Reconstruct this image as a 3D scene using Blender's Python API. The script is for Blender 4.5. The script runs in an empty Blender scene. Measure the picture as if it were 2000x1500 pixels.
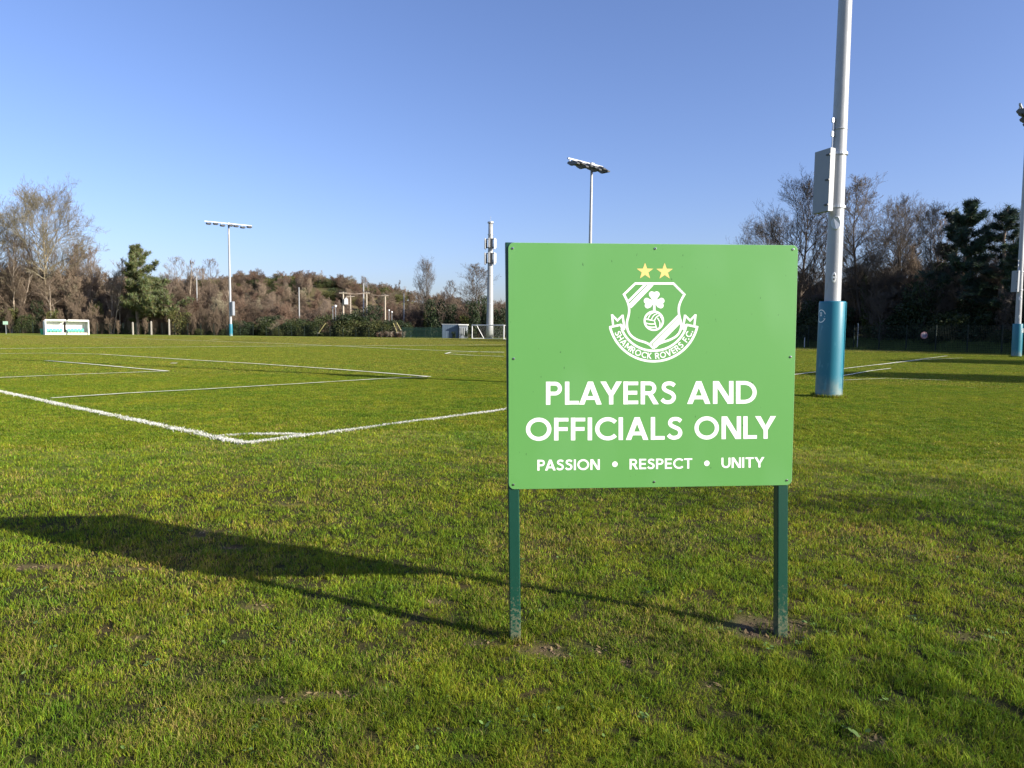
import bpy, math, random
import numpy as np
from mathutils import Vector, Matrix

random.seed(7)
RNG = np.random.default_rng(11)
S = bpy.context.scene
COL = S.collection
R = math.radians

# ------------------------------------------------------------------ camera, world, sun, exposure
F = 1358.0; PITCH = R(4.41); ROLL = R(0.6); CAMH = 1.62
SUN_EL = R(21.5); SUN_AZ = R(115.0)          # azimuth clockwise from +Y
fwd = Vector((0, math.cos(PITCH), -math.sin(PITCH)))
up0 = Vector((0, math.sin(PITCH), math.cos(PITCH)))
rt0 = Vector((1, 0, 0))
# the horizon falls to the right in the picture
rt = rt0 * math.cos(ROLL) + up0 * math.sin(ROLL)
up = up0 * math.cos(ROLL) - rt0 * math.sin(ROLL)
CAM = Vector((0, 0, CAMH))
cd = bpy.data.cameras.new("camera"); cam = bpy.data.objects.new("camera", cd); COL.objects.link(cam)
cam.matrix_world = Matrix(((rt.x, up.x, -fwd.x, 0), (rt.y, up.y, -fwd.y, 0), (rt.z, up.z, -fwd.z, CAMH), (0, 0, 0, 1)))
cd.sensor_width = 36; cd.lens = 36 * F / 2000; cd.clip_start = 0.05; cd.clip_end = 5000
S.camera = cam

w = bpy.data.worlds.new("World"); S.world = w; w.use_nodes = True
nt = w.node_tree; nt.nodes.clear()
sky = nt.nodes.new("ShaderNodeTexSky"); sky.sky_type = 'NISHITA'; sky.sun_disc = False
sky.sun_elevation = SUN_EL; sky.sun_rotation = SUN_AZ
sky.altitude = 0; sky.air_density = 1.0; sky.dust_density = 1.3; sky.ozone_density = 3.2
bg = nt.nodes.new("ShaderNodeBackground"); bg.inputs[1].default_value = 0.085
wo = nt.nodes.new("ShaderNodeOutputWorld")
hs = nt.nodes.new("ShaderNodeMix"); hs.data_type = 'RGBA'; hs.blend_type = 'MULTIPLY'; hs.inputs[0].default_value = 1.0
hs.inputs[7].default_value = (1.06, 1.02, 1.27, 1)      # camera white balance of a clear spring sky
nt.links.new(sky.outputs[0], hs.inputs[6]); nt.links.new(hs.outputs[2], bg.inputs[0]); nt.links.new(bg.outputs[0], wo.inputs[0])

sl = bpy.data.lights.new("sun", 'SUN'); sun = bpy.data.objects.new("sun", sl); COL.objects.link(sun)
sl.energy = 5.0; sl.angle = R(0.5); sl.color = (1.0, 0.93, 0.80)
sdir = Vector((math.sin(SUN_AZ) * math.cos(SUN_EL), math.cos(SUN_AZ) * math.cos(SUN_EL), math.sin(SUN_EL)))
sun.rotation_euler = sdir.to_track_quat('Z', 'Y').to_euler(); sun.location = (20, -20, 30)
S.view_settings.view_transform = 'Standard'; S.view_settings.look = 'None'
S.view_settings.exposure = 1.0; S.view_settings.gamma = 1; S.view_settings.use_curve_mapping = False

# ------------------------------------------------------------------ helpers
def ray(px, py):
    return (rt * (px - 1000) + fwd * F - up * (py - 750)).normalized()
def at(px, py, Y=None, z=0.0):
    """photo measurement (2000x1500) to a place: on the level z, or at the distance Y"""
    d = ray(px, py)
    t = (Y / d.y) if Y is not None else ((z - CAMH) / d.z)
    return CAM + d * t
def on_plane(px, py, p0, n):
    d = ray(px, py); t = (p0 - CAM).dot(n) / d.dot(n)
    return CAM + d * t
def spot(px, Y):                              # foot on level ground at distance Y seen at column px
    z = 0.0
    for _ in range(3):
        p = at(px, 660, Y); dpx = (rt.y * 0)
    # solve column for a point at z=0
    lo = at(px, 650, Y)
    x = lo.x
    for _ in range(4):
        v = Vector((x, Y, 0)) - CAM
        u = 1000 + F * v.dot(rt) / v.dot(fwd)
        x += (px - u) * v.dot(fwd) / F
    return Vector((x, Y, 0))
def height_at(px, py, Y):
    return at(px, py, Y).z

def tag(o, label=None, cat=None, group=None, kind=None):
    if label: o["label"] = label
    if cat: o["category"] = cat
    if group: o["group"] = group
    if kind: o["kind"] = kind
    return o
def thing(name, loc, label, cat, group=None, rz=0):
    o = bpy.data.objects.new(name, None); COL.objects.link(o)
    o.location = loc; o.rotation_euler = (0, 0, rz); o.empty_display_size = 0.3
    return tag(o, label, cat, group)
def link(name, me, parent=None, loc=None):
    o = bpy.data.objects.new(name, me); COL.objects.link(o)
    if parent is not None: o.parent = parent
    if loc is not None: o.location = loc
    return o
def copy_tree(o, parent=None):
    c = o.copy(); COL.objects.link(c); c.parent = parent
    for ch in list(o.children): copy_tree(ch, c)
    return c

class MB:
    def __init__(s): s.v = []; s.f = []; s.m = []
    def add(s, vs, fs, mi=0):
        n = len(s.v); s.v += [tuple(v) for v in vs]; s.f += [tuple(i + n for i in f) for f in fs]; s.m += [mi] * len(fs)
    def box(s, c, d, mi=0, rz=0, mat=None):
        x, y, z = d[0] / 2, d[1] / 2, d[2] / 2
        vs = [Vector((a * x, b * y, e * z)) for a in (-1, 1) for b in (-1, 1) for e in (-1, 1)]
        M = mat if mat is not None else Matrix.Rotation(rz, 3, 'Z')
        vs = [M @ v + Vector(c) for v in vs]
        s.add(vs, [(0, 1, 3, 2), (4, 6, 7, 5), (0, 4, 5, 1), (2, 3, 7, 6), (0, 2, 6, 4), (1, 5, 7, 3)], mi)
    def tube(s, pts, rs, n=8, mi=0, cap=True):
        pts = [Vector(p) for p in pts]
        if not hasattr(rs, '__len__'): rs = [rs] * len(pts)
        vs = []; prev = None
        for i, p in enumerate(pts):
            d = (pts[min(i + 1, len(pts) - 1)] - pts[max(i - 1, 0)]).normalized()
            if prev is None:
                a = Vector((1, 0, 0)) if abs(d.x) < 0.8 else Vector((0, 1, 0))
                a = (a - d * a.dot(d)).normalized()
            else:
                a = (prev - d * prev.dot(d)).normalized()
            prev = a; b = d.cross(a)
            for k in range(n):
                t = 2 * math.pi * k / n
                vs.append(p + (a * math.cos(t) + b * math.sin(t)) * rs[i])
        fs = []
        for i in range(len(pts) - 1):
            for k in range(n):
                fs.append((i * n + k, i * n + (k + 1) % n, (i + 1) * n + (k + 1) % n, (i + 1) * n + k))
        if cap:
            fs.append(tuple(range(n))[::-1]); fs.append(tuple((len(pts) - 1) * n + k for k in range(n)))
        s.add(vs, fs, mi)
    def mesh(s, name, mats, smooth=False):
        me = bpy.data.meshes.new(name); me.from_pydata(s.v, [], s.f)
        for m in (mats if isinstance(mats, (list, tuple)) else [mats]): me.materials.append(m)
        me.polygons.foreach_set('material_index', s.m)
        if smooth: me.polygons.foreach_set('use_smooth', [True] * len(s.f))
        me.update(); return me
    def build(s, name, mats, parent=None, smooth=False, loc=None):
        return link(name, s.mesh(name, mats, smooth), parent, loc)

def tri_mesh(name, V, T, mat, col=None, smooth=False):
    me = bpy.data.meshes.new(name)
    me.vertices.add(len(V)); me.vertices.foreach_set('co', np.asarray(V, np.float32).ravel())
    me.loops.add(len(T) * 3); me.loops.foreach_set('vertex_index', np.asarray(T, np.int32).ravel())
    me.polygons.add(len(T)); me.polygons.foreach_set('loop_start', np.arange(0, len(T) * 3, 3, dtype=np.int32))
    if col is not None:
        a = me.color_attributes.new('col', 'FLOAT_COLOR', 'POINT')
        c = np.ones((len(V), 4), np.float32); c[:, :3] = col; a.data.foreach_set('color', c.ravel())
    me.materials.append(mat)
    me.update(calc_edges=True); me.validate()
    me.polygons.foreach_set('use_smooth', [smooth] * len(me.polygons))
    return me

# value noise in numpy
_NT = np.random.default_rng(3).random((256, 256))
def vnoise(x, y, s=1.0, o=0):
    x = np.asarray(x) * s + 37.3 + o * 17.1; y = np.asarray(y) * s + 91.7 + o * 5.7
    xi = np.floor(x).astype(int); yi = np.floor(y).astype(int)
    fx = x - xi; fy = y - yi; fx = fx * fx * (3 - 2 * fx); fy = fy * fy * (3 - 2 * fy)
    g = lambda a, b: _NT[a % 256, b % 256]
    return (g(xi, yi) * (1 - fx) + g(xi + 1, yi) * fx) * (1 - fy) + (g(xi, yi + 1) * (1 - fx) + g(xi + 1, yi + 1) * fx) * fy
def fbm(x, y, s=1.0, o=0, n=3):
    r = 0; a = 1; t = 0
    for i in range(n): r = r + a * vnoise(x, y, s * 2 ** i, o + i * 3); t += a; a *= 0.5
    return r / t

# ------------------------------------------------------------------ materials
def new_mat(name):
    m = bpy.data.materials.new(name); m.use_nodes = True
    n = m.node_tree; n.nodes.clear()
    out = n.nodes.new("ShaderNodeOutputMaterial")
    return m, n, out
def principled(name, c, rough=0.6, metal=0.0, spec=0.5, noise=None, bump=None):
    """noise=(scale, amount, second colour); bump=(scale, strength)"""
    m, n, out = new_mat(name)
    p = n.nodes.new("ShaderNodeBsdfPrincipled"); n.links.new(p.outputs[0], out.inputs[0])
    p.inputs['Base Color'].default_value = (*c, 1); p.inputs['Roughness'].default_value = rough
    p.inputs['Metallic'].default_value = metal; p.inputs['Specular IOR Level'].default_value = spec
    tc = n.nodes.new("ShaderNodeTexCoord")
    if noise:
        t = n.nodes.new("ShaderNodeTexNoise"); t.inputs['Scale'].default_value = noise[0]; t.inputs['Detail'].default_value = 6
        t.inputs['Roughness'].default_value = 0.65
        n.links.new(tc.outputs['Object'], t.inputs['Vector'])
        r = n.nodes.new("ShaderNodeMapRange"); r.inputs[1].default_value = 0.35; r.inputs[2].default_value = 0.75
        r.inputs[4].default_value = noise[1]
        n.links.new(t.outputs[0], r.inputs[0])
        mx = n.nodes.new("ShaderNodeMix"); mx.data_type = 'RGBA'
        mx.inputs[6].default_value = (*c, 1); mx.inputs[7].default_value = (*noise[2], 1)
        n.links.new(r.outputs[0], mx.inputs[0]); n.links.new(mx.outputs[2], p.inputs['Base Color'])
    if bump:
        t2 = n.nodes.new("ShaderNodeTexNoise"); t2.inputs['Scale'].default_value = bump[0]; t2.inputs['Detail'].default_value = 4
        n.links.new(tc.outputs['Object'], t2.inputs['Vector'])
        b = n.nodes.new("ShaderNodeBump"); b.inputs['Strength'].default_value = bump[1]; b.inputs['Distance'].default_value = 0.02
        n.links.new(t2.outputs[0], b.inputs['Height']); n.links.new(b.outputs[0], p.inputs['Normal'])
    return m

def patch_factor(n):
    """world-space patchiness shared by the turf sheet and the blades: returns a colour multiplier socket"""
    g = n.nodes.new("ShaderNodeNewGeometry")
    t = n.nodes.new("ShaderNodeTexNoise"); t.inputs['Scale'].default_value = 0.55; t.inputs['Detail'].default_value = 5; t.inputs['Roughness'].default_value = 0.6
    n.links.new(g.outputs['Position'], t.inputs['Vector'])
    t2 = n.nodes.new("ShaderNodeTexNoise"); t2.inputs['Scale'].default_value = 3.1; t2.inputs['Detail'].default_value = 4
    n.links.new(g.outputs['Position'], t2.inputs['Vector'])
    r = n.nodes.new("ShaderNodeValToRGB"); e = r.color_ramp.elements
    e[0].position = 0.36; e[0].color = (0.82, 0.94, 0.85, 1); e[1].position = 0.66; e[1].color = (1.20, 1.08, 1.0, 1)
    n.links.new(t.outputs[0], r.inputs[0])
    r2 = n.nodes.new("ShaderNodeValToRGB"); e = r2.color_ramp.elements
    e[0].position = 0.33; e[0].color = (0.72, 0.80, 0.8, 1); e[1].position = 0.68; e[1].color = (1.30, 1.15, 1.1, 1)
    n.links.new(t2.outputs[0], r2.inputs[0])
    mx = n.nodes.new("ShaderNodeMix"); mx.data_type = 'RGBA'; mx.blend_type = 'MULTIPLY'; mx.inputs[0].default_value = 1
    n.links.new(r.outputs[0], mx.inputs[6]); n.links.new(r2.outputs[0], mx.inputs[7])
    return mx.outputs[2]

def leaf_mat(name, transl=0.35, rough=0.5, base=None, patch=False, spec=0.3):
    m, n, out = new_mat(name)
    p = n.nodes.new("ShaderNodeBsdfPrincipled"); p.inputs['Roughness'].default_value = rough; p.inputs['Specular IOR Level'].default_value = spec
    tr = n.nodes.new("ShaderNodeBsdfTranslucent")
    mix = n.nodes.new("ShaderNodeMixShader"); mix.inputs[0].default_value = transl
    if base is None:
        a = n.nodes.new("ShaderNodeAttribute"); a.attribute_name = 'col'; c = a.outputs[0]
    else:
        a = n.nodes.new("ShaderNodeRGB"); a.outputs[0].default_value = (*base, 1); c = a.outputs[0]
    if patch:
        mm = n.nodes.new("ShaderNodeMix"); mm.data_type = 'RGBA'; mm.blend_type = 'MULTIPLY'; mm.inputs[0].default_value = 1
        n.links.new(c, mm.inputs[6]); n.links.new(patch_factor(n), mm.inputs[7]); c = mm.outputs[2]
    n.links.new(c, p.inputs['Base Color']); n.links.new(c, tr.inputs[0])
    n.links.new(p.outputs[0], mix.inputs[1]); n.links.new(tr.outputs[0], mix.inputs[2]); n.links.new(mix.outputs[0], out.inputs[0])
    return m

GRASS = (0.160, 0.216, 0.020)
M = {}
M['blade'] = leaf_mat('grass_blade', 0.38, 0.5, patch=True, spec=0.06)
M['leaf'] = leaf_mat('leaf', 0.25, 0.55)
M['chalkblade'] = leaf_mat('chalked_blade', 0.2, 0.9, spec=0.05)
M['needle'] = leaf_mat('pine_needle', 0.15, 0.55)
M['galv'] = principled('galvanised_steel', (0.50, 0.52, 0.54), 0.42, 0.55, noise=(2.5, 0.6, (0.36, 0.38, 0.40)))
M['galv_pole'] = principled('galvanised_pole', (0.36, 0.37, 0.385), 0.42, 0.15, noise=(1.6, 0.8, (0.28, 0.29, 0.30)), bump=(30, 0.05))
M['grey_box'] = principled('grey_enclosure', (0.24, 0.26, 0.29), 0.5, 0.0, noise=(4, 0.4, (0.20, 0.22, 0.25)))
M['dark_metal'] = principled('dark_metal', (0.05, 0.052, 0.055), 0.5, 0.3)
M['lamp_glass'] = principled('lamp_glass', (0.10, 0.11, 0.12), 0.12, 0.0)
M['lamp_body'] = principled('lamp_body', (0.10, 0.105, 0.11), 0.5, 0.2)
M['sign_green'] = principled('sign_green', (0.105, 0.298, 0.078), 0.33, 0.0, 0.45, noise=(5.0, 0.22, (0.12, 0.31, 0.09)))
M['sign_edge'] = principled('sign_edge', (0.25, 0.42, 0.25), 0.5)
M['sign_white'] = principled('sign_white', (0.88, 0.88, 0.86), 0.4, noise=(9, 0.25, (0.78, 0.79, 0.76)))
M['sign_gold'] = principled('sign_gold', (0.80, 0.55, 0.18), 0.4)
M['screw'] = principled('screw_steel', (0.55, 0.55, 0.55), 0.25, 1.0)
M['hole'] = principled('hole_black', (0.01, 0.01, 0.01), 0.9)
M['chalk'] = principled('line_chalk', (0.80, 0.78, 0.64), 0.95, 0, 0.05, noise=(6, 0.9, (0.42, 0.44, 0.22)))
M['white_paint'] = principled('white_paint', (0.78, 0.78, 0.76), 0.4, noise=(3, 0.3, (0.62, 0.62, 0.58)))
M['cream_paint'] = principled('cream_paint', (0.75, 0.66, 0.50), 0.5)
M['dug_seat'] = principled('green_seat', (0.05, 0.38, 0.27), 0.4)
M['dark_green'] = principled('dark_green_paint', (0.004, 0.026, 0.018), 0.6, noise=(1.2, 0.9, (0.010, 0.045, 0.032)))
M['fence_green'] = principled('fence_green', (0.006, 0.016, 0.011), 0.85)
M['bin_green'] = principled('bin_green', (0.03, 0.35, 0.16), 0.4)
M['concrete'] = principled('concrete', (0.38, 0.35, 0.30), 0.9, noise=(2, 0.5, (0.28, 0.26, 0.22)))
M['wood_pole'] = principled('wood_pole', (0.46, 0.40, 0.31), 0.85, noise=(3, 0.6, (0.34, 0.29, 0.22)))
M['yellow'] = principled('yellow_guard', (0.36, 0.32, 0.13), 0.6)
M['container'] = principled('container_blue_grey', (0.10, 0.14, 0.19), 0.5, noise=(1.5, 0.5, (0.07, 0.11, 0.15)))
M['glass'] = principled('window_glass', (0.05, 0.07, 0.08), 0.1)
M['mast'] = principled('mast_grey', (0.34, 0.35, 0.345), 0.5, 0.1, noise=(0.8, 0.8, (0.24, 0.25, 0.25)))
M['rock'] = principled('rock', (0.30, 0.26, 0.23), 0.95, noise=(0.5, 0.9, (0.18, 0.15, 0.13)))
M['stone_small'] = principled('pale_stone', (0.5, 0.45, 0.38), 0.9)
M['wire'] = principled('overhead_wire', (0.25, 0.2, 0.16), 0.6)
M['building'] = principled('grey_cladding', (0.30, 0.30, 0.33), 0.7, noise=(0.3, 0.5, (0.24, 0.24, 0.27)))

def bark(name, c, c2, s=3.0):
    return principled(name, c, 0.9, 0, 0.2, noise=(s, 0.9, c2))
M['bark_olive'] = bark('bark_olive', (0.30, 0.25, 0.16), (0.20, 0.17, 0.12))
M['twig_olive'] = principled('twig_olive', (0.20, 0.172, 0.112), 0.9)
M['bark_pale'] = bark('bark_pale', (0.42, 0.35, 0.27), (0.26, 0.21, 0.16))
M['twig_pale'] = principled('twig_pale', (0.20, 0.150, 0.105), 0.9)
M['bark_brown'] = bark('bark_brown', (0.22, 0.17, 0.13), (0.12, 0.095, 0.075))
M['twig_brown'] = principled('twig_brown', (0.135, 0.098, 0.066), 0.9)
M['twig_red'] = principled('twig_red_brown', (0.142, 0.090, 0.060), 0.9)
M['twig_dark'] = principled('twig_dark', (0.092, 0.074, 0.056), 0.9)
M['bark_dark'] = bark('bark_dark', (0.10, 0.08, 0.065), (0.06, 0.05, 0.04))

def pad_material():
    m, n, out = new_mat('blue_pad_vinyl')
    p = n.nodes.new("ShaderNodeBsdfPrincipled"); n.links.new(p.outputs[0], out.inputs[0])
    p.inputs['Roughness'].default_value = 0.42
    tc = n.nodes.new("ShaderNodeTexCoord"); sx = n.nodes.new("ShaderNodeSeparateXYZ"); n.links.new(tc.outputs['Object'], sx.inputs[0])
    t = n.nodes.new("ShaderNodeTexNoise"); t.inputs['Scale'].default_value = 5; t.inputs['Detail'].default_value = 6; n.links.new(tc.outputs['Object'], t.inputs['Vector'])
    r = n.nodes.new("ShaderNodeMapRange"); r.inputs[1].default_value = 0.60; r.inputs[2].default_value = 0.0; n.links.new(sx.outputs[2], r.inputs[0])
    mu = n.nodes.new("ShaderNodeMath"); mu.operation = 'MULTIPLY'; n.links.new(r.outputs[0], mu.inputs[0]); 
    r2 = n.nodes.new("ShaderNodeMapRange"); r2.inputs[1].default_value = 0.3; r2.inputs[2].default_value = 0.6; n.links.new(t.outputs[0], r2.inputs[0]); n.links.new(r2.outputs[0], mu.inputs[1])
    mx = n.nodes.new("ShaderNodeMix"); mx.data_type = 'RGBA'; mx.inputs[6].default_value = (0.010, 0.150, 0.215, 1); mx.inputs[7].default_value = (0.24, 0.28, 0.24, 1)
    n.links.new(mu.outputs[0], mx.inputs[0]); n.links.new(mx.outputs[2], p.inputs['Base Color'])
    return m
M['pad'] = pad_material()

def post_material():
    m, n, out = new_mat('sign_post_green')
    p = n.nodes.new("ShaderNodeBsdfPrincipled"); n.links.new(p.outputs[0], out.inputs[0]); p.inputs['Roughness'].default_value = 0.4
    tc = n.nodes.new("ShaderNodeTexCoord"); sx = n.nodes.new("ShaderNodeSeparateXYZ"); n.links.new(tc.outputs['Object'], sx.inputs[0])
    t = n.nodes.new("ShaderNodeTexNoise"); t.inputs['Scale'].default_value = 90; t.inputs['Detail'].default_value = 5; t.inputs['Roughness'].default_value = 0.7
    n.links.new(tc.outputs['Object'], t.inputs['Vector'])
    # splashed mud and scratches: more of it near the foot
    r = n.nodes.new("ShaderNodeMapRange"); r.inputs[1].default_value = 0.0; r.inputs[2].default_value = 0.45; r.inputs[3].default_value = 0.42; r.inputs[4].default_value = 0.72
    n.links.new(sx.outputs[2], r.inputs[0])
    sb = n.nodes.new("ShaderNodeMath"); sb.operation = 'SUBTRACT'; n.links.new(t.outputs[0], sb.inputs[0]); n.links.new(r.outputs[0], sb.inputs[1])
    r2 = n.nodes.new("ShaderNodeMapRange"); r2.inputs[1].default_value = -0.02; r2.inputs[2].default_value = 0.06; n.links.new(sb.outputs[0], r2.inputs[0])
    mx = n.nodes.new("ShaderNodeMix"); mx.data_type = 'RGBA'; mx.inputs[6].default_value = (0.004, 0.048, 0.030, 1); mx.inputs[7].default_value = (0.10, 0.115, 0.07, 1)
    n.links.new(r2.outputs[0], mx.inputs[0]); n.links.new(mx.outputs[2], p.inputs['Base Color'])
    return m
M['post'] = post_material()

def add_specks(m, scale, lo, hi, col, amt):
    n = m.node_tree; p = [q for q in n.nodes if q.type == 'BSDF_PRINCIPLED'][0]; src = p.inputs['Base Color'].links[0].from_socket
    tc = n.nodes.new("ShaderNodeTexCoord"); mp = n.nodes.new("ShaderNodeMapping"); mp.inputs['Scale'].default_value = (1, 1, .45); t = n.nodes.new("ShaderNodeTexNoise"); t.inputs['Scale'].default_value = scale; t.inputs['Detail'].default_value = 2
    n.links.new(tc.outputs['Object'], mp.inputs[0]); n.links.new(mp.outputs[0], t.inputs['Vector'])
    r = n.nodes.new("ShaderNodeMapRange"); r.inputs[1].default_value = lo; r.inputs[2].default_value = hi; r.inputs[4].default_value = amt; n.links.new(t.outputs[0], r.inputs[0])
    mx = n.nodes.new("ShaderNodeMix"); mx.data_type = 'RGBA'; n.links.new(r.outputs[0], mx.inputs[0]); n.links.new(src, mx.inputs[6]); mx.inputs[7].default_value = (*col, 1); n.links.new(mx.outputs[2], p.inputs['Base Color'])
add_specks(M['sign_green'], 55, .735, .78, (.02, .06, .02), .8)
add_specks(M['sign_green'], 2.2, .50, .85, (.18, .38, .17), .5)
add_specks(M['pad'], 7, .62, .75, (.10, .30, .38), .5)
add_specks(M['galv_pole'], 6, .60, .72, (.25, .25, .24), .5)

# ------------------------------------------------------------------ turf sheet
SOIL = []     # (x, y, rx, ry, strength)
def soil(px, py, rx, ry, s=1.0):
    p = at(px, py); SOIL.append((p.x, p.y, rx, ry, s))
soil(1480, 1228, 0.15, 0.12, 1.7); soil(1525, 1240, 0.12, 0.11, 1.8); soil(1555, 1222, 0.07, 0.08, 0.8)
soil(1055, 1268, 0.13, 0.06, 1.2); soil(1090, 1282, 0.10, 0.035, .75); soil(1010, 1252, 0.05, 0.05, .9); soil(1170, 1272, .05, .05, .7); soil(1230, 1295, .05, .04, .7)
soil(640, 1357, 0.12, 0.03, 1.6); soil(690, 1350, 0.06, 0.02, 1.0); soil(540, 1368, 0.11, 0.03, 1.3); soil(612, 1392, .05, .02, .8)
soil(70, 1105, 0.22, 0.06, 1.3); soil(268, 1250, 0.06, 0.04, .9); soil(1712, 1447, 0.05, 0.03, 1.1); soil(500, 1190, .1, .08, .45)
soil(395, 1040, .05, .14, .9); soil(455, 1068, .10, .05, .8); soil(1890, 1250, .09, .05, .6); soil(950, 1255, .12, .05, .5)
soil(560, 985, .25, .10, .5); soil(290, 1110, .3, .05, .5); soil(1390, 1340, .05, .05, .5); soil(850, 1175, .05, .05, .7); soil(120, 1190, .08, .05, .6)
def soil_mask(x, y):
    m = np.zeros_like(x)
    for (a, b, rx, ry, s) in SOIL:
        m = np.maximum(m, 1.15 * s * np.exp(-(((x - a) / rx) ** 2 + ((y - b) / ry) ** 2)))
    return m * (0.15 + 1.7 * fbm(x, y, 18, 5, 4) ** 1.3)
def ground_z(x, y):
    d = np.hypot(x, y); k = np.clip((16 - d) / 8, 0, 1)
    return k * (0.05 * (fbm(x, y, 0.9, 1) - 0.5) + 0.018 * (fbm(x, y, 5.0, 2, 2) - 0.5)) - 0.012 * np.clip(soil_mask(x, y), 0, 1)

def ground_mesh():
    def axis(near, lo, hi, step):
        a = list(np.arange(near[0], near[1] + 1e-6, step)); s = step; x = near[1]
        while x < hi: s *= 1.12; x += s; a.append(x)
        s = step; x = near[0]; pre = []
        while x > lo: s *= 1.12; x -= s; pre.append(x)
        return np.array(pre[::-1] + a)
    xs = axis((-5, 5), -1500, 1500, 0.07); ys = axis((1, 9), -400, 2500, 0.07)
    X, Y = np.meshgrid(xs, ys); Z = ground_z(X, Y)
    V = np.stack([X.ravel(), Y.ravel(), Z.ravel()], 1)
    nx = len(xs); i = np.arange((len(ys) - 1) * nx).reshape(-1, nx)[:, :-1].ravel()
    T = np.concatenate([np.stack([i, i + 1, i + nx + 1], 1), np.stack([i, i + nx + 1, i + nx], 1)])
    return V, T
V, T = ground_mesh()
def ground_material():
    m, n, out = new_mat('turf_sheet')
    p = n.nodes.new("ShaderNodeBsdfPrincipled"); n.links.new(p.outputs[0], out.inputs[0])
    p.inputs['Roughness'].default_value = 0.95; p.inputs['Specular IOR Level'].default_value = 0.05
    a = n.nodes.new("ShaderNodeAttribute"); a.attribute_name = 'col'
    mm = n.nodes.new("ShaderNodeMix"); mm.data_type = 'RGBA'; mm.blend_type = 'MULTIPLY'; mm.inputs[0].default_value = 1
    n.links.new(a.outputs[0], mm.inputs[6]); n.links.new(patch_factor(n), mm.inputs[7]); n.links.new(mm.outputs[2], p.inputs['Base Color'])
    g = n.nodes.new("ShaderNodeNewGeometry")
    t = n.nodes.new("ShaderNodeTexNoise"); t.inputs['Scale'].default_value = 9; t.inputs['Detail'].default_value = 8; t.inputs['Roughness'].default_value = 0.75
    n.links.new(g.outputs['Position'], t.inputs['Vector'])
    b = n.nodes.new("ShaderNodeBump"); b.inputs['Strength'].default_value = 0.8; b.inputs['Distance'].default_value = 0.05
    n.links.new(t.outputs[0], b.inputs['Height']); n.links.new(b.outputs[0], p.inputs['Normal'])
    return m
M['ground'] = ground_material()
sm = np.clip(soil_mask(V[:, 0], V[:, 1]) * 1.3, 0, 1)[:, None]
gcol = np.array([[0.180, 0.216, 0.040]]) * (1 - sm) + np.array([[0.125, 0.088, 0.062]]) * sm * (0.45 + 1.1 * fbm(V[:, 0], V[:, 1], 25, 14, 2))[:, None]
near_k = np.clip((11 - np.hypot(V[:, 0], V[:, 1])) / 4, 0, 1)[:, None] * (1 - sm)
gcol = gcol * (1 - near_k) + np.array([[.060, .055, .025]]) * near_k        # darker soil colour under the near blades, for dark gaps between them
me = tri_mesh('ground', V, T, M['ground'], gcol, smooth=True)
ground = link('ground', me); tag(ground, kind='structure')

# ------------------------------------------------------------------ grass blades
def blade_arrays(x, y, z, h, wd, yaw, lean, col):
    n = len(x)
    ca, sa = np.cos(yaw), np.sin(yaw)
    la = RNG.uniform(0, 2 * np.pi, n); lx, ly = np.cos(la) * lean * h, np.sin(la) * lean * h
    V = np.zeros((n, 5, 3), np.float32)
    hw = wd / 2
    V[:, 0] = np.stack([x - ca * hw, y - sa * hw, z - 0.004], 1); V[:, 1] = np.stack([x + ca * hw, y + sa * hw, z - 0.004], 1)
    mx, my, mz = x + lx * .35, y + ly * .35, z + h * .6
    V[:, 2] = np.stack([mx + ca * hw * .8, my + sa * hw * .8, mz], 1); V[:, 3] = np.stack([mx - ca * hw * .8, my - sa * hw * .8, mz], 1)
    V[:, 4] = np.stack([x + lx, y + ly, z + h * np.sqrt(np.clip(1.05 - lean ** 2 * .35, .25, 1))], 1)
    b = (np.arange(n) * 5)[:, None]
    T = np.concatenate([b + np.array([[0, 1, 2]]), b + np.array([[0, 2, 3]]), b + np.array([[3, 2, 4]])], 0)
    C = np.repeat(col[:, None, :], 5, 1)
    return V.reshape(-1, 3), T, C.reshape(-1, 3)
def blade_colours(n, dry=0.12, x=None, y=None):
    c = np.array(GRASS)[None] * RNG.uniform(0.6, 1.35, (n, 1))
    c[RNG.random(n) < .14] *= 1.55  # some blades brighter: crisp sun highlights put into their colour
    c = c * np.stack([RNG.uniform(.75, 1.25, n), RNG.uniform(.93, 1.07, n), RNG.uniform(.7, 1.3, n)], 1)
    k = RNG.random(n)
    d = k < dry
    c[d] = np.array([[0.30, 0.25, 0.085]]) * RNG.uniform(.6, 1.2, (d.sum(), 1))
    return c

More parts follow.
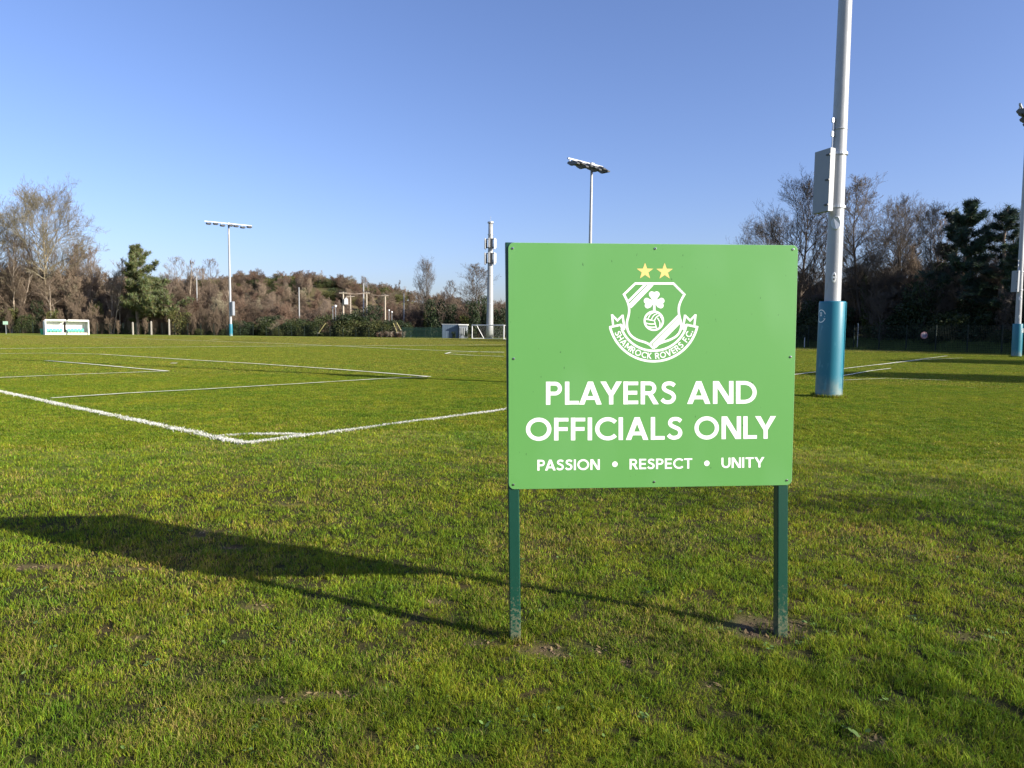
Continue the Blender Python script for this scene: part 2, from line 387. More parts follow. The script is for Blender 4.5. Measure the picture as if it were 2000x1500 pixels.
def near_grass():
    N = 760000
    d = 1.75 * (12.5 / 1.75) ** (RNG.random(N))      # density falls with the square of the distance
    a = RNG.uniform(R(-43), R(43), N)
    x = d * np.sin(a); y = d * np.cos(a)
    sm = soil_mask(x, y)
    tuft = fbm(x, y, 9, 4, 2)
    gap = fbm(x, y, 16, 7, 2)
    keep = (RNG.random(N) > np.clip(sm * 2.6 - 0.35, 0, .985)) & (RNG.random(N) < 0.35 + 1.2 * tuft) & ((gap > .31) | (RNG.random(N) < .08))
    x, y, d, sm, tuft = x[keep], y[keep], d[keep], sm[keep], tuft[keep]
    n = len(x)
    # the rougher corner beside the right post
    rough = np.clip((x - 0.9) / 0.8, 0, 1) * np.clip((4.2 - y) / 1.2, 0, 1)
    big = fbm(x, y, 2.2, 8, 3)
    h = (0.010 + 0.036 * tuft * (0.4 + big) + 0.016 * rough * tuft) * RNG.uniform(.45, 1.5, n)
    h *= np.clip(1.15 - sm, .3, 1)
    wd = (0.0022 + 0.00072 * np.maximum(d - 2.4, 0)) * RNG.uniform(.7, 1.3, n)
    lean = np.abs(RNG.normal(.75, .45, n))
    dryf = 0.05 + 0.30 * np.clip((fbm(x, y, 1.1, 6, 3) - .50) * 5, 0, 1) + .5 * np.clip(sm, 0, .9)
    c = blade_colours(n, dryf)
    c *= (0.72 + 0.70 * fbm(x, y, 6, 12, 3))[:, None]
    return blade_arrays(x, y, ground_z(x, y), h, wd, RNG.uniform(0, np.pi, n), lean, c)
V, T, C = near_grass()
def ring(x0, y0, r0_, r1_, n, h0, h1, w_):
    t = RNG.uniform(0, 2 * np.pi, n); q = RNG.uniform(r0_, r1_, n); x = x0 + q * np.cos(t); y = y0 + q * np.sin(t)
    return blade_arrays(x, y, ground_z(x, y), RNG.uniform(h0, h1, n), w_ * RNG.uniform(.7, 1.3, n), RNG.uniform(0, np.pi, n), np.abs(RNG.normal(.5, .3, n)), blade_colours(n, .2))
for (p_, a_, b_, n_, h0_, h1_, w_) in ((at(1618, 776), .325, .42, 1500, .03, .13, .010), (at(1985, 698), .33, .45, 700, .04, .16, .02), (at(1006, 1249), .035, .085, 260, .02, .065, .003), (at(1524, 1239), .06, .14, 160, .02, .06, .003)):
    v_, t_, c_ = ring(p_.x, p_.y, a_, b_, n_, h0_, h1_, w_); T = np.concatenate([T, t_ + len(V)]); V = np.concatenate([V, v_]); C = np.concatenate([C, c_])
g1 = link('grass', tri_mesh('grass', V, T, M['blade'], C))
tag(g1, 'short rough turf in front of the sign with dry yellow patches', 'grass', kind='stuff')

# low broad-leaved weeds between the blades
def weeds():
    VV = []; TT = []; CC = []; k = 0
    spots = [(at(px, py).x, at(px, py).y, n, s) for px, py, n, s in
             [(85, 1150, 7, .017), (750, 1345, 9, .018), (500, 1425, 8, .015), (520, 1408, 7, .014), (1260, 1405, 10, .015), (1130, 1315, 6, .012), (1870, 1130, 5, .012),
              (1960, 1245, 9, .016), (1930, 1252, 8, .016), (1560, 1262, 8, .014), (1570, 1256, 6, .016), (1060, 1380, 6, .02), (1160, 1390, 5, .02), (80, 1215, 6, .024), (300, 1300, 6, .02), (1660, 1435, 6, .03)]]
    for _ in range(330):
        d = 1.9 * (9 / 1.9) ** random.random(); a = random.uniform(R(-40), R(40)); spots.append((d * math.sin(a), d * math.cos(a), random.randint(2, 5), random.uniform(.008, .017)))
    for (x, y, n, s) in spots:
        z0 = float(ground_z(np.array([x]), np.array([y]))[0]) + .014
        g = random.uniform(.7, 1.3)
        for i in range(n):
            t = random.uniform(0, 6.28); u = Vector((math.cos(t), math.sin(t), random.uniform(.0, .7))).normalized(); wv = Vector((-u.y, u.x, 0)).normalized()
            p0 = Vector((x, y, z0)) + Vector((random.gauss(0, s * .8), random.gauss(0, s * .8), 0)); L = s * random.uniform(.7, 1.5); W = L * random.uniform(.3, .5)
            pts = [p0, p0 + u * L * .35 + wv * W, p0 + u * L * .8 + wv * W * .8, p0 + u * L, p0 + u * L * .8 - wv * W * .8, p0 + u * L * .35 - wv * W]
            VV += [tuple(p) for p in pts]; TT += [(k, k + 1, k + 2), (k, k + 2, k + 3), (k, k + 3, k + 4), (k, k + 4, k + 5)]; k += 6
            c = (0.13 * g, 0.21 * g, 0.05 * g); CC += [c] * 6
    return np.array(VV), np.array(TT), np.array(CC)
V, T, C = weeds()
tag(link('lawn_weeds', tri_mesh('lawn_weeds', V, T, M['leaf'], C)), 'small round leaves of clover and daisy scattered through the foreground turf', 'weeds', kind='stuff')

# crumbs of earth and dead leaves where the turf is worn
def crumbs():
    r = random.Random(9); VV = []; TT = []; CC = []
    for (sx_, sy_, rx, ry, st_) in SOIL:
        for _ in range(int(26 * st_ + 900 * rx * ry)):
            x = sx_ + r.gauss(0, rx * .55); y = sy_ + r.gauss(0, ry * .55); z = float(ground_z(np.array([x]), np.array([y]))[0]); k = len(VV); q = r.uniform(.003, .009); leafy = r.random() < .3
            if leafy:
                a = r.uniform(0, 6.28); u = Vector((math.cos(a), math.sin(a), r.uniform(-.2, .6))) * q * 2.2; v = Vector((-math.sin(a), math.cos(a), r.uniform(-.3, .3))) * q
                p = Vector((x, y, z + .008)); VV += [tuple(p - u), tuple(p + v), tuple(p + u), tuple(p - v)]; TT += [(k, k + 1, k + 2), (k, k + 2, k + 3)]; g_ = r.uniform(.7, 1.4); CC += [(.26 * g_, .19 * g_, .10 * g_)] * 4
            else:
                P = [(q, 0, 0), (-q * .5, q * .9, 0), (-q * .5, -q * .9, 0), (0, 0, q * .9), (0, 0, -q * .6)]
                VV += [(x + a * r.uniform(.6, 1.4), y + b * r.uniform(.6, 1.4), z + .002 + c) for a, b, c in P]; TT += [(k, k + 1, k + 3), (k + 1, k + 2, k + 3), (k + 2, k, k + 3), (k + 1, k, k + 4), (k + 2, k + 1, k + 4), (k, k + 2, k + 4)]; g_ = r.uniform(.5, 1.3); CC += [(.14 * g_, .10 * g_, .07 * g_)] * 5
    return np.array(VV), np.array(TT), np.array(CC)
V, T, C = crumbs()
tag(link('soil_crumbs', tri_mesh('soil_crumbs', V, T, M['chalkblade'], C)), 'crumbs of bare earth and dead leaves in the worn turf', 'soil', kind='stuff')

# scatter helper: one object, many instances (for what nobody could count)
def scatter(name, P, rot, scl, idx, sources, label, cat):
    me = bpy.data.meshes.new(name); me.vertices.add(len(P)); me.vertices.foreach_set('co', np.asarray(P, np.float32).ravel())
    a = me.attributes.new('rot', 'FLOAT_VECTOR', 'POINT'); a.data.foreach_set('vector', np.asarray(rot, np.float32).ravel())
    a = me.attributes.new('scl', 'FLOAT_VECTOR', 'POINT'); a.data.foreach_set('vector', np.asarray(scl, np.float32).ravel())
    a = me.attributes.new('idx', 'INT', 'POINT'); a.data.foreach_set('value', np.asarray(idx, np.int32))
    o = link(name, me)
    src = bpy.data.collections.new(name + '_source')
    for i, s in enumerate(sources):
        so = bpy.data.objects.new('%s_piece_%02d' % (name, i), s); src.objects.link(so)
    ng = bpy.data.node_groups.new(name, 'GeometryNodeTree')
    ng.interface.new_socket('Geometry', in_out='INPUT', socket_type='NodeSocketGeometry'); ng.interface.new_socket('Geometry', in_out='OUTPUT', socket_type='NodeSocketGeometry')
    N = ng.nodes; L = ng.links
    gi = N.new('NodeGroupInput'); go = N.new('NodeGroupOutput')
    ci = N.new('GeometryNodeCollectionInfo'); ci.inputs[0].default_value = src; ci.inputs['Separate Children'].default_value = True; ci.inputs['Reset Children'].default_value = True
    ip = N.new('GeometryNodeInstanceOnPoints'); ip.inputs['Pick Instance'].default_value = True
    def attr(nm, ty):
        q = N.new('GeometryNodeInputNamedAttribute'); q.data_type = ty; q.inputs[0].default_value = nm; return q.outputs[0]
    L.new(gi.outputs[0], ip.inputs['Points']); L.new(ci.outputs[0], ip.inputs['Instance'])
    L.new(attr('idx', 'INT'), ip.inputs['Instance Index']); L.new(attr('rot', 'FLOAT_VECTOR'), ip.inputs['Rotation']); L.new(attr('scl', 'FLOAT_VECTOR'), ip.inputs['Scale'])
    L.new(ip.outputs[0], go.inputs[0])
    md = o.modifiers.new('scatter', 'NODES'); md.node_group = ng
    tag(o, label, cat, kind='stuff'); return o

def turf_tile(n, size, wd, h, tint=(1, 1, 1)):
    x = RNG.uniform(-size / 2, size / 2, n); y = RNG.uniform(-size / 2, size / 2, n)
    t = fbm(x, y, 5, int(RNG.integers(50)), 2)
    keep = RNG.random(n) < .4 + 1.1 * t; x, y, t = x[keep], y[keep], t[keep]; n = len(x)
    V, T, C = blade_arrays(x, y, np.zeros(n), h * (.6 + .8 * t) * RNG.uniform(.6, 1.3, n), wd * RNG.uniform(.7, 1.3, n), RNG.uniform(0, np.pi, n), np.abs(RNG.normal(.75, .4, n)), blade_colours(n, .07) * np.array([tint]))
    return tri_mesh('turf_tile', V, T, M['blade'], C)
def field(d0, d1, step, hw):
    P = []
    y = -d1
    for x in np.arange(-d1 * .75, d1 * .85, step):
        for y in np.arange(d0 * .6, d1, step):
            d = math.hypot(x, y)
            if d < d0 or d > d1 or abs(math.atan2(x, y)) > hw: continue
            P.append((x + random.uniform(-.1, .1) * step, y + random.uniform(-.1, .1) * step, 0))
    return np.array(P)
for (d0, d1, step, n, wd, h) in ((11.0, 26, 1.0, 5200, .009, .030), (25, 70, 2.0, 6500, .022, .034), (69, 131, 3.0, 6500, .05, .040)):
    tiles = [turf_tile(n, step * 1.12, wd, h, (1, 1, 1) if d0 < 20 else (1.10, 1.0, 1.3) if d0 < 60 else (1.22, .99, 1.9)) for _ in range(4)]  # farther rings tinted paler: the paling at grazing view put into blade colour
    P = field(d0, d1, step, R(44)); m = len(P)
    P[:, 2] = ground_z(P[:, 0], P[:, 1])
    rot = np.zeros((m, 3)); rot[:, 2] = RNG.integers(0, 4, m) * np.pi / 2
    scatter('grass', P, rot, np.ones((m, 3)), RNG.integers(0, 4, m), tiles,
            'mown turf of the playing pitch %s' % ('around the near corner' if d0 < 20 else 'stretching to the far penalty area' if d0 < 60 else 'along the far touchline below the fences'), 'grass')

# ------------------------------------------------------------------ pitch markings
def strip(name, pts, width, z=0.046, wob=0.012, blades=False, closed=False):
    """a chalked line: ragged-edged sheet lying in the tips of the turf, plus whitened blades near the camera"""
    pts = [Vector((p[0], p[1], 0)) for p in pts]
    P = []
    for a, b in zip(pts[:-1], pts[1:]):
        L = (b - a).length; n = max(1, int(L / 0.12)) if blades else max(1, int(L / 0.4))
        for i in range(n): P.append(a.lerp(b, i / n))
    P.append(pts[-1])
    mb = MB(); vs = []
    for i, p in enumerate(P):
        d = (P[min(i + 1, len(P) - 1)] - P[max(i - 1, 0)]).normalized(); s = Vector((-d.y, d.x, 0))
        f = 1 + random.uniform(-.25, .25)
        o = s * random.uniform(-wob, wob)
        zz = z + float(ground_z(np.array([p.x]), np.array([p.y]))[0])
        q = p + o + s * width * .57 * f; vs.append((q.x, q.y, zz)); q = p + o - s * width * .57 * f; vs.append((q.x, q.y, zz))
    mb.add(vs, [(2 * i, 2 * i + 1, 2 * i + 3, 2 * i + 2) for i in range(len(P) - 1)])
    o = mb.build(name, M['chalk']); tag(o, kind='structure')
    if blades:
        xs = []; ys = []
        for a, b in zip(P[:-1], P[1:]):
            d = (b - a); L = d.length
            if L == 0: continue
            d.normalize(); s = Vector((-d.y, d.x, 0)); n = int(L * 900)
            t = RNG.uniform(0, L, n); k = RNG.normal(0, width * .36, n)
            xs.append(a.x + d.x * t + s.x * k); ys.append(a.y + d.y * t + s.y * k)
        x = np.concatenate(xs); y = np.concatenate(ys); n = len(x)
        c = np.array([[.72, .72, .66]]) * RNG.uniform(.6, 1.1, (n, 1))
        V, T, C = blade_arrays(x, y, ground_z(x, y), RNG.uniform(.022, .048, n), RNG.uniform(.009, .016, n), RNG.uniform(0, np.pi, n), np.abs(RNG.normal(.8, .4, n)), c)
        ch = link('chalked_grass', tri_mesh('chalked_grass', V, T, M['chalkblade'], C), o); ch['kind'] = 'stuff'
    return o
g = lambda px, py: at(px, py)
C0 = g(478, 868)
corner_left = g(-420, 660 + 0)  # direction helper only
gl = (g(0, 766) - C0).normalized(); tl = (g(990, 801) - C0).normalized(); tl2 = (g(1735, 711) - C0).normalized()
strip('goal_line', [C0, C0 + gl * 14], 0.115, z=.020, blades=True)
strip('goal_line', [C0 + gl * 14, C0 + gl * 60], 0.11)
strip('touchline', [C0, g(600, 852), g(990, 801)], 0.085, z=.020, blades=True)
strip('touchline', [g(990, 801), g(1200, 774), g(1555, 733), g(1735, 711), g(1850, 696)], 0.095)
arc = [g(415, 856), g(440, 853), g(470, 850.5), g(520, 849), g(560, 849.5), g(600, 852)]
strip('corner_arc', arc, 0.085, z=.020, blades=True)
pa = g(840, 738)
strip('penalty_area_line', [g(100, 781), g(250, 771), g(400, 763), g(600, 751), g(745, 742), pa], 0.105)
strip('penalty_area_line', [pa, g(670, 724), g(500, 712), g(350, 703), g(195, 693)], 0.16)
strip('goal_area_line', [g(-40, 741.5), g(0, 740), g(160, 733), g(328, 727)], 0.12)
strip('goal_area_line', [g(328, 727), g(240, 719), g(160, 711.5), g(90, 706)], 0.16)
strip('penalty_spot', [g(334, 711), g(346, 711)], 0.35)
strip('pitch_line', [g(0, 682), g(200, 680), g(420, 678), g(600, 676.5), g(800, 675.5), g(985, 674)], 0.30)
strip('pitch_line', [g(180, 659), g(300, 663), g(420, 667), g(560, 672), g(690, 678), g(820, 684), g(985, 690)], 0.22)
strip('pitch_line', [g(0, 692), g(100, 691), g(195, 693)], 0.16)
strip('pitch_line', [g(985, 697.5), g(920, 695), g(870, 692), g(880, 689), g(985, 687.5)], 0.16)
strip('pitch_line', [g(676, 661), g(800, 661.8), g(918, 662.5)], 0.5)
strip('pitch_spot', [g(14, 661.0), g(19, 661.0)], 0.9)
strip('pitch_spot', [g(417, 663.2), g(425, 663.4)], 0.9)
strip('pitch_line', [g(1640, 737), g(1700, 726), g(1740, 721)], 0.09)
strip('pitch_line', [g(1640, 745), g(1730, 741), g(1850, 745)], 0.05)
strip('pitch_line', [g(1560, 681), g(1700, 684.5), g(1900, 688)], 0.22)
strip('pitch_line', [g(1715, 714), g(1800, 704), g(1880, 700)], 0.07)

# ------------------------------------------------------------------ the sign
BL = at(1006, 1249); BR = at(1524, 1239)
sx = (BR - BL).normalized(); sn = Vector((sx.y, -sx.x, 0))      # sn faces the camera
if sn.y > 0: sn = -sn
sign = thing('information_sign', BL, 'green players and officials only sign board on two dark green posts in the turf', 'sign')
sz = Vector((0, 0, 1))
SM = Matrix(((sx.x, -sn.x, 0), (sx.y, -sn.y, 0), (0, 0, 1))).to_4x4()   # local x along board, local y away from camera
sign.matrix_world = Matrix.Translation(BL) @ SM
PW = 0.056
front = 0.0 - PW / 2 - 0.0005         # local y of the post fronts
def loc(px, py, y=-PW / 2 - 0.006):
    """photo point to board coordinates (metres right of the left post, metres up)"""
    p0 = BL + sn * (-y); q = on_plane(px, py, p0, sn)
    v = q - BL
    return (v.dot(sx), v.z)
def bbox_corners():
    return [loc(993.5, 956), loc(1546.5, 947.5), loc(1559, 479), loc(992.5, 473.5)]
bc = bbox_corners()
def bilin(u, v):
    a, b, c, d = bc
    return ((a[0] * (1 - u) + b[0] * u) * (1 - v) + (d[0] * (1 - u) + c[0] * u) * v, (a[1] * (1 - u) + b[1] * u) * (1 - v) + (d[1] * (1 - u) + c[1] * u) * v)
def board_mesh():
    W = bc[1][0] - bc[0][0]; r = 0.030; rv = r / (bc[3][1] - bc[0][1]); ru = r / W
    ring = []
    for (cu, cv, t0) in ((1 - ru, rv, -90), (1 - ru, 1 - rv, 0), (ru, 1 - rv, 90), (ru, rv, 180)):
        for k in range(7):
            t = R(t0 + 15 * k); ring.append(bilin(cu + ru * math.cos(t), cv + rv * math.sin(t)))
    n = len(ring); th = 0.005; y0 = -PW / 2 - 0.006; y1 = y0 + th
    cx = sum(p[0] for p in ring) / n; cz = sum(p[1] for p in ring) / n
    inn = [(cx + (p[0] - cx) * .9985, cz + (p[1] - cz) * .9985) for p in ring]
    vs = [(p[0], y0, p[1]) for p in inn] + [(p[0], y0 + .0012, p[1]) for p in ring] + [(p[0], y1, p[1]) for p in ring]
    fs = [tuple(range(n)), tuple(range(2 * n, 3 * n))[::-1]]; mi = [0, 1]
    for a in (0, n):
        for k in range(n): fs.append((a + k, a + n + k, a + n + (k + 1) % n, a + (k + 1) % n)); mi.append(1)
    me = bpy.data.meshes.new('board'); me.from_pydata(vs, [], fs); me.materials.append(M['sign_green']); me.materials.append(M['sign_edge'])
    me.polygons.foreach_set('material_index', mi); me.update(); return me
board = link('board', board_mesh(), sign)
YB = -PW / 2 - 0.006
for (bx, by, tx, ty) in ((1006, 1249, 1003.5, 960), (1524, 1239, 1529.5, 950)):
    p = at(bx, by) - BL; xb = p.dot(sx); zb = -0.08
    xt, zt = loc(tx, ty, -PW / 2); slope = (xt - xb) / zt; ztop = (bc[2][1] if bx > 1200 else bc[3][1]) - 0.004
    if bx > 1200: ztop = bc[2][1] - .004
    else: ztop = bc[3][1] + 0.001
    mb = MB()
    prof = []
    h = PW / 2; b = 0.004
    for (sx_, sy_) in ((1, -1), (1, 1), (-1, 1), (-1, -1)):
        if sx_ * sy_ < 0: prof += [(sx_ * (h - b), sy_ * h), (sx_ * h, sy_ * (h - b))] if sx_ > 0 else [(sx_ * (h - b), sy_ * h), (sx_ * h, sy_ * (h - b))]
        else: prof += [(sx_ * h, sy_ * (h - b)), (sx_ * (h - b), sy_ * h)]
    prof.sort(key=lambda q: math.atan2(q[1], q[0]))
    vs = []
    for zz in (zb, ztop):
        for (a, c) in prof: vs.append((xb + slope * zz + a, c, zz))
    n = len(prof)
    mb.add(vs, [(k, (k + 1) % n, n + (k + 1) % n, n + k) for k in range(n)] + [tuple(range(n, 2 * n))])
    mb.build('post', M['post'], sign)
# screws
smb = MB()
ringp = [(0.0062 * math.cos(t), 0.0062 * math.sin(t)) for t in [2 * math.pi * k / 12 for k in range(12)]]
vs = [(a, 0, c) for a, c in ringp] + [(a * .9, -.0028, c * .9) for a, c in ringp] + [(a * .45, -.0032, c * .45) for a, c in ringp]
fs = []; mi = []
for lay in (0, 1):
    for k in range(12): fs.append((lay * 12 + k, lay * 12 + (k + 1) % 12, lay * 12 + 12 + (k + 1) % 12, lay * 12 + 12 + k)); mi.append(0)
fs.append(tuple(range(24, 36))); mi.append(1)
me_s = bpy.data.meshes.new('screw'); me_s.from_pydata(vs, [], fs); me_s.materials.append(M['screw']); me_s.materials.append(M['hole']); me_s.polygons.foreach_set('material_index', mi); me_s.update()
for (px, py) in ((1001.5, 485), (1280, 485.5), (1549, 487), (1003.5, 700.5), (1544, 697), (1003, 946.5), (1278, 941), (1537, 938)):
    u, v = loc(px, py); link('screw', me_s, sign, (u, YB - .0002, v))

# ---- lettering: a mono-line alphabet of my own, as thin vinyl strips on the board
def catmull(P, n=8):
    P = [Vector((p[0], p[1], 0)) for p in P]; Q = [P[0] * 2 - P[1]] + P + [P[-1] * 2 - P[-2]]; out = []
    for i in range(1, len(Q) - 2):
        for k in range(n):
            t = k / n; a, b, c, d = Q[i - 1:i + 3]
            out.append(0.5 * ((2 * b) + (c - a) * t + (2 * a - 5 * b + 4 * c - d) * t * t + (3 * b - a - 3 * c + d) * t ** 3))
    out.append(P[-1]); return [(p.x, p.y) for p in out]
def arcp(cx, cy, rx, ry, a0, a1, n=20):
    return [(cx + rx * math.cos(R(a0 + (a1 - a0) * k / n)), cy + ry * math.sin(R(a0 + (a1 - a0) * k / n))) for k in range(n + 1)]
def ribbon(P, w):
    """strip polygon list for a polyline with mitred joints"""
    P = [Vector((p[0], p[1])) for p in P]; L = []; Rr = []
    closed = (P[0] - P[-1]).length < 1e-6
    for i, p in enumerate(P):
        if closed:
            a = P[i - 1] if i > 0 else P[-2]; b = P[i + 1] if i < len(P) - 1 else P[1]
        else:
            a = P[i - 1] if i > 0 else None; b = P[i + 1] if i < len(P) - 1 else None
        d1 = (p - a).normalized() if a is not None else (b - p).normalized(); d2 = (b - p).normalized() if b is not None else d1
        t = (d1 + d2)
        t = t.normalized() if t.length > 1e-6 else d1
        nrm = Vector((-t.y, t.x)); k = 1 / max(0.35, nrm.dot(Vector((-d1.y, d1.x))))
        L.append(p + nrm * w / 2 * k); Rr.append(p - nrm * w / 2 * k)
    return [[tuple(L[i]), tuple(Rr[i]), tuple(Rr[i + 1]), tuple(L[i + 1])] for i in range(len(P) - 1)]
W_ = 0.178; H_ = W_ / 2
st = lambda x, y0=0, y1=1: [[(x - H_, y0), (x + H_, y0), (x + H_, y1), (x - H_, y1)]]
bar = lambda x0, x1, y, t=.155: [[(x0, y - t / 2), (x1, y - t / 2), (x1, y + t / 2), (x0, y + t / 2)]]
bowl = ribbon([(H_, .915), (.37, .915)] + arcp(.37, .70, .205, .215, 90, -90, 14)[1:-1] + [(.37, .485), (H_, .485)], .162)
GL = {
 'P': (.68, [st(H_), bowl]),
 'L': (.58, [st(H_), bar(H_, .58, .085)]),
 'A': (.94, [[[(0, 0), (.215, 0), (.575, 1), (.365, 1)]], [[(.94, 0), (.725, 0), (.365, 1), (.575, 1)]], bar(.2, .74, .285, .16)]),
 'Y': (.90, [[[(0, 1), (.235, 1), (.55, .40), (.35, .40)]], [[(.90, 1), (.665, 1), (.35, .40), (.55, .40)]], st(.45, 0, .44)]),
 'E': (.62, [st(H_), bar(H_, .62, .915), bar(H_, .58, .51, .165), bar(H_, .62, .085)]),
 'F': (.59, [st(H_), bar(H_, .59, .915), bar(H_, .56, .50, .165)]),
 'R': (.74, [st(H_), bowl, [[(.26, .49), (.47, .49), (.76, 0), (.53, 0)]]]),
 'S': (.66, [ribbon(catmull([(.585, .815), (.47, .895), (.34, .915), (.19, .875), (.125, .755), (.165, .64), (.31, .555), (.46, .48), (.545, .37), (.545, .25), (.46, .13), (.30, .085), (.16, .115), (.045, .215)]), .168)]),
 'N': (.83, [st(H_), st(.83 - H_), [[(0, 1), (.235, 1), (.83, 0), (.595, 0)]]]),
 'D': (.86, [st(H_), ribbon([(H_, .915), (.34, .915)] + arcp(.34, .50, .42, .415, 90, -90, 18)[1:-1] + [(.34, .085), (H_, .085)], .165)]),
 'O': (1.06, [ribbon(arcp(.53, .50, .435, .425, 0, 360, 40)[:-1] + [(.53 + .435, .50)], .172)]),
 'C': (.88, [ribbon(arcp(.53, .50, .435, .425, 42, 318, 30), .172)]),
 'I': (.195, [st(H_)]),
 'U': (.80, [ribbon([(H_, 1), (H_, .38)] + arcp(.40, .38, .3025, .295, 180, 360, 16)[1:-1] + [(.80 - H_, .38), (.80 - H_, 1)], .172)]),
 'T': (.72, [bar(0, .72, .915), st(.36, 0, .86)]),
 'H': (.80, [st(H_), st(.80 - H_), bar(H_, .8 - H_, .51)]),
 'M': (1.0, [st(H_), st(1 - H_), [[(0, 1), (.22, 1), (.60, .2), (.40, .2)]], [[(1, 1), (.78, 1), (.40, .2), (.60, .2)]]]),
 'K': (.76, [st(H_), [[(.14, .52), (.36, .52), (.74, 1), (.50, 1)]], [[(.14, .52), (.36, .52), (.78, 0), (.52, 0)]]]),
 'V': (.90, [[[(0, 1), (.225, 1), (.55, 0), (.35, 0)]], [[(.90, 1), (.675, 1), (.35, 0), (.55, 0)]]]),
 '.': (.21, [[[(0, 0), (.21, 0), (.21, .21), (0, .21)]]]),
 ' ': (.34, []),
}
KERN = {'LA': -.10, 'AY': -.16, 'LY': -.18, 'PA': -.12, 'FF': .0, 'TY': -.04, 'OV': -.05, 'VE': .0, 'RO': -.02, 'F.': -.12, 'IT': -.0, 'AS': -.03, 'YE': -.04}
def layout(txt, sp=.105):
    x = 0; out = []
    for i, ch in enumerate(txt):
        if i: x += sp + KERN.get(txt[i - 1] + ch, 0)
        out.append((x, ch)); x += GL[ch][0]
    return out, x
def prism(mb, quad, lift, mapf):
    """thin raised piece of vinyl on the board face"""
    P = [mapf(q) for q in quad]
    ar = sum(P[i][0] * P[(i + 1) % len(P)][1] - P[(i + 1) % len(P)][0] * P[i][1] for i in range(len(P)))
    if ar < 0: P = P[::-1]
    mb.add([(p[0], YB - lift, p[1]) for p in P], [tuple(range(len(P)))])
def word(name, txt, p_left, p_right, base_l, base_r, cap_l, cap_r, label=None, parent=None):
    a = loc(p_left, base_l); b = loc(p_right, base_r); c = loc(p_left, cap_l); d = loc(p_right, cap_r)
    lay, W = layout(txt); mb = MB()
    for (x0, ch) in lay:
        for k, sub in enumerate(GL[ch][1]):
            for q in sub:
                def mp(pt):
                    u = (x0 + pt[0]) / W; v = pt[1]
                    return ((a[0] * (1 - u) + b[0] * u) * (1 - v) + (c[0] * (1 - u) + d[0] * u) * v, (a[1] * (1 - u) + b[1] * u) * (1 - v) + (c[1] * (1 - u) + d[1] * u) * v)
                prism(mb, q, .0004 + .00008 * k, mp)
    o = mb.build(name, M['sign_white'], parent or sign)
    if label: o['label'] = label
    return o
word('lettering', 'PLAYERS', 1066.4, 1321, 790.5, 789.3, 745.5, 744.8, 'white word PLAYERS')
word('lettering', 'AND', 1342, 1478.6, 789, 788.2, 744.6, 744, 'white word AND')
word('lettering', 'OFFICIALS', 1026.8, 1333.5, 860.6, 858.6, 816.4, 814.2, 'white word OFFICIALS')
word('lettering', 'ONLY', 1356, 1515.5, 858.2, 856.6, 813.8, 812.6, 'white word ONLY')
word('lettering', 'PASSION', 1049.6, 1171.4, 919.2, 917.4, 898, 896.8, 'small white word PASSION')
word('lettering', 'RESPECT', 1229.6, 1352, 916.8, 915, 896.3, 894.9, 'small white word RESPECT')
word('lettering', 'UNITY', 1409, 1493, 914.2, 912.8, 894, 892.6, 'small white word UNITY')
for (px, py) in ((1201, 906.6), (1380.5, 904.8)):
    u, v = loc(px, py); mb = MB(); r = 5.4 * 3.6 / F
    mb.add([(u + r * math.cos(t), YB - .0004, v + r * math.sin(t)) for t in [2 * math.pi * k / 20 for k in range(20)]], [tuple(range(20))])
    mb.build('bullet_dot', M['sign_white'], sign)

# ---- club crest, drawn on its own 1500-unit grid (6.25 units per photo pixel)
def ck(p): return loc(1160 + p[0] / 6.25, 490 + p[1] / 6.25)
crest = link('crest', None, sign) if False else None
def crest_piece(name, pieces, mat='sign_white', parent=None, base=.0004):
    mb = MB()
    for k, (kind, data, wd) in enumerate(pieces):
        quads = ribbon(data, wd) if kind == 'line' else [data]
        for q in quads:
            prism(mb, q, base + .00005 * k, ck)
    return mb.build(name, M[mat], parent or sign)
mir = lambda P, c=733: [(2 * c - x, y) for x, y in P]
left_side = catmull([(366, 532), (402, 600), (425, 670), (430, 740), (420, 800), (405, 860), (404, 920), (420, 985), (465, 1045), (540, 1090), (620, 1115), (680, 1145), (726, 1190)], 5)
right_side = catmull([(1104, 532), (1066, 600), (1040, 670), (1035, 740), (1046, 810), (1062, 870), (1064, 930), (1046, 990), (1000, 1045), (920, 1088), (840, 1115), (775, 1145), (726, 1190)], 5)
shield = crest_piece('shield', [
    ('line', [(726, 398), (505, 398), (366, 532), (368, 536)], 27), ('line', [(726, 398), (970, 398), (1104, 532), (1102, 536)], 27),
    ('line', left_side, 27), ('line', right_side, 27),
    ('line', [(628, 408), (424, 612)], 28), ('line', [(706, 402), (436, 680)], 56),
    ('line', [(1034, 790), (688, 1134)], 28), ('line', [(1052, 845), (735, 1165)], 62)])
cl = lambda c, r, n=16: [(c[0] + r * math.cos(2 * math.pi * k / n), c[1] + r * math.sin(2 * math.pi * k / n)) for k in range(n)]
crest_piece('shamrock', [
    ('poly', cl((707, 530), 36), 0), ('poly', cl((766, 530), 36), 0), ('poly', [(675, 548), (735, 500), (797, 548), (737, 632)], 0),
    ('poly', cl((645, 610), 37), 0), ('poly', cl((655, 667), 35), 0), ('poly', [(655, 580), (745, 612), (690, 692), (632, 650)], 0),
    ('poly', cl((824, 610), 37), 0), ('poly', cl((815, 667), 35), 0), ('poly', [(815, 580), (725, 612), (780, 692), (838, 650)], 0),
    ('line', [(735, 600), (736, 732)], 30)])
B = (731, 853)
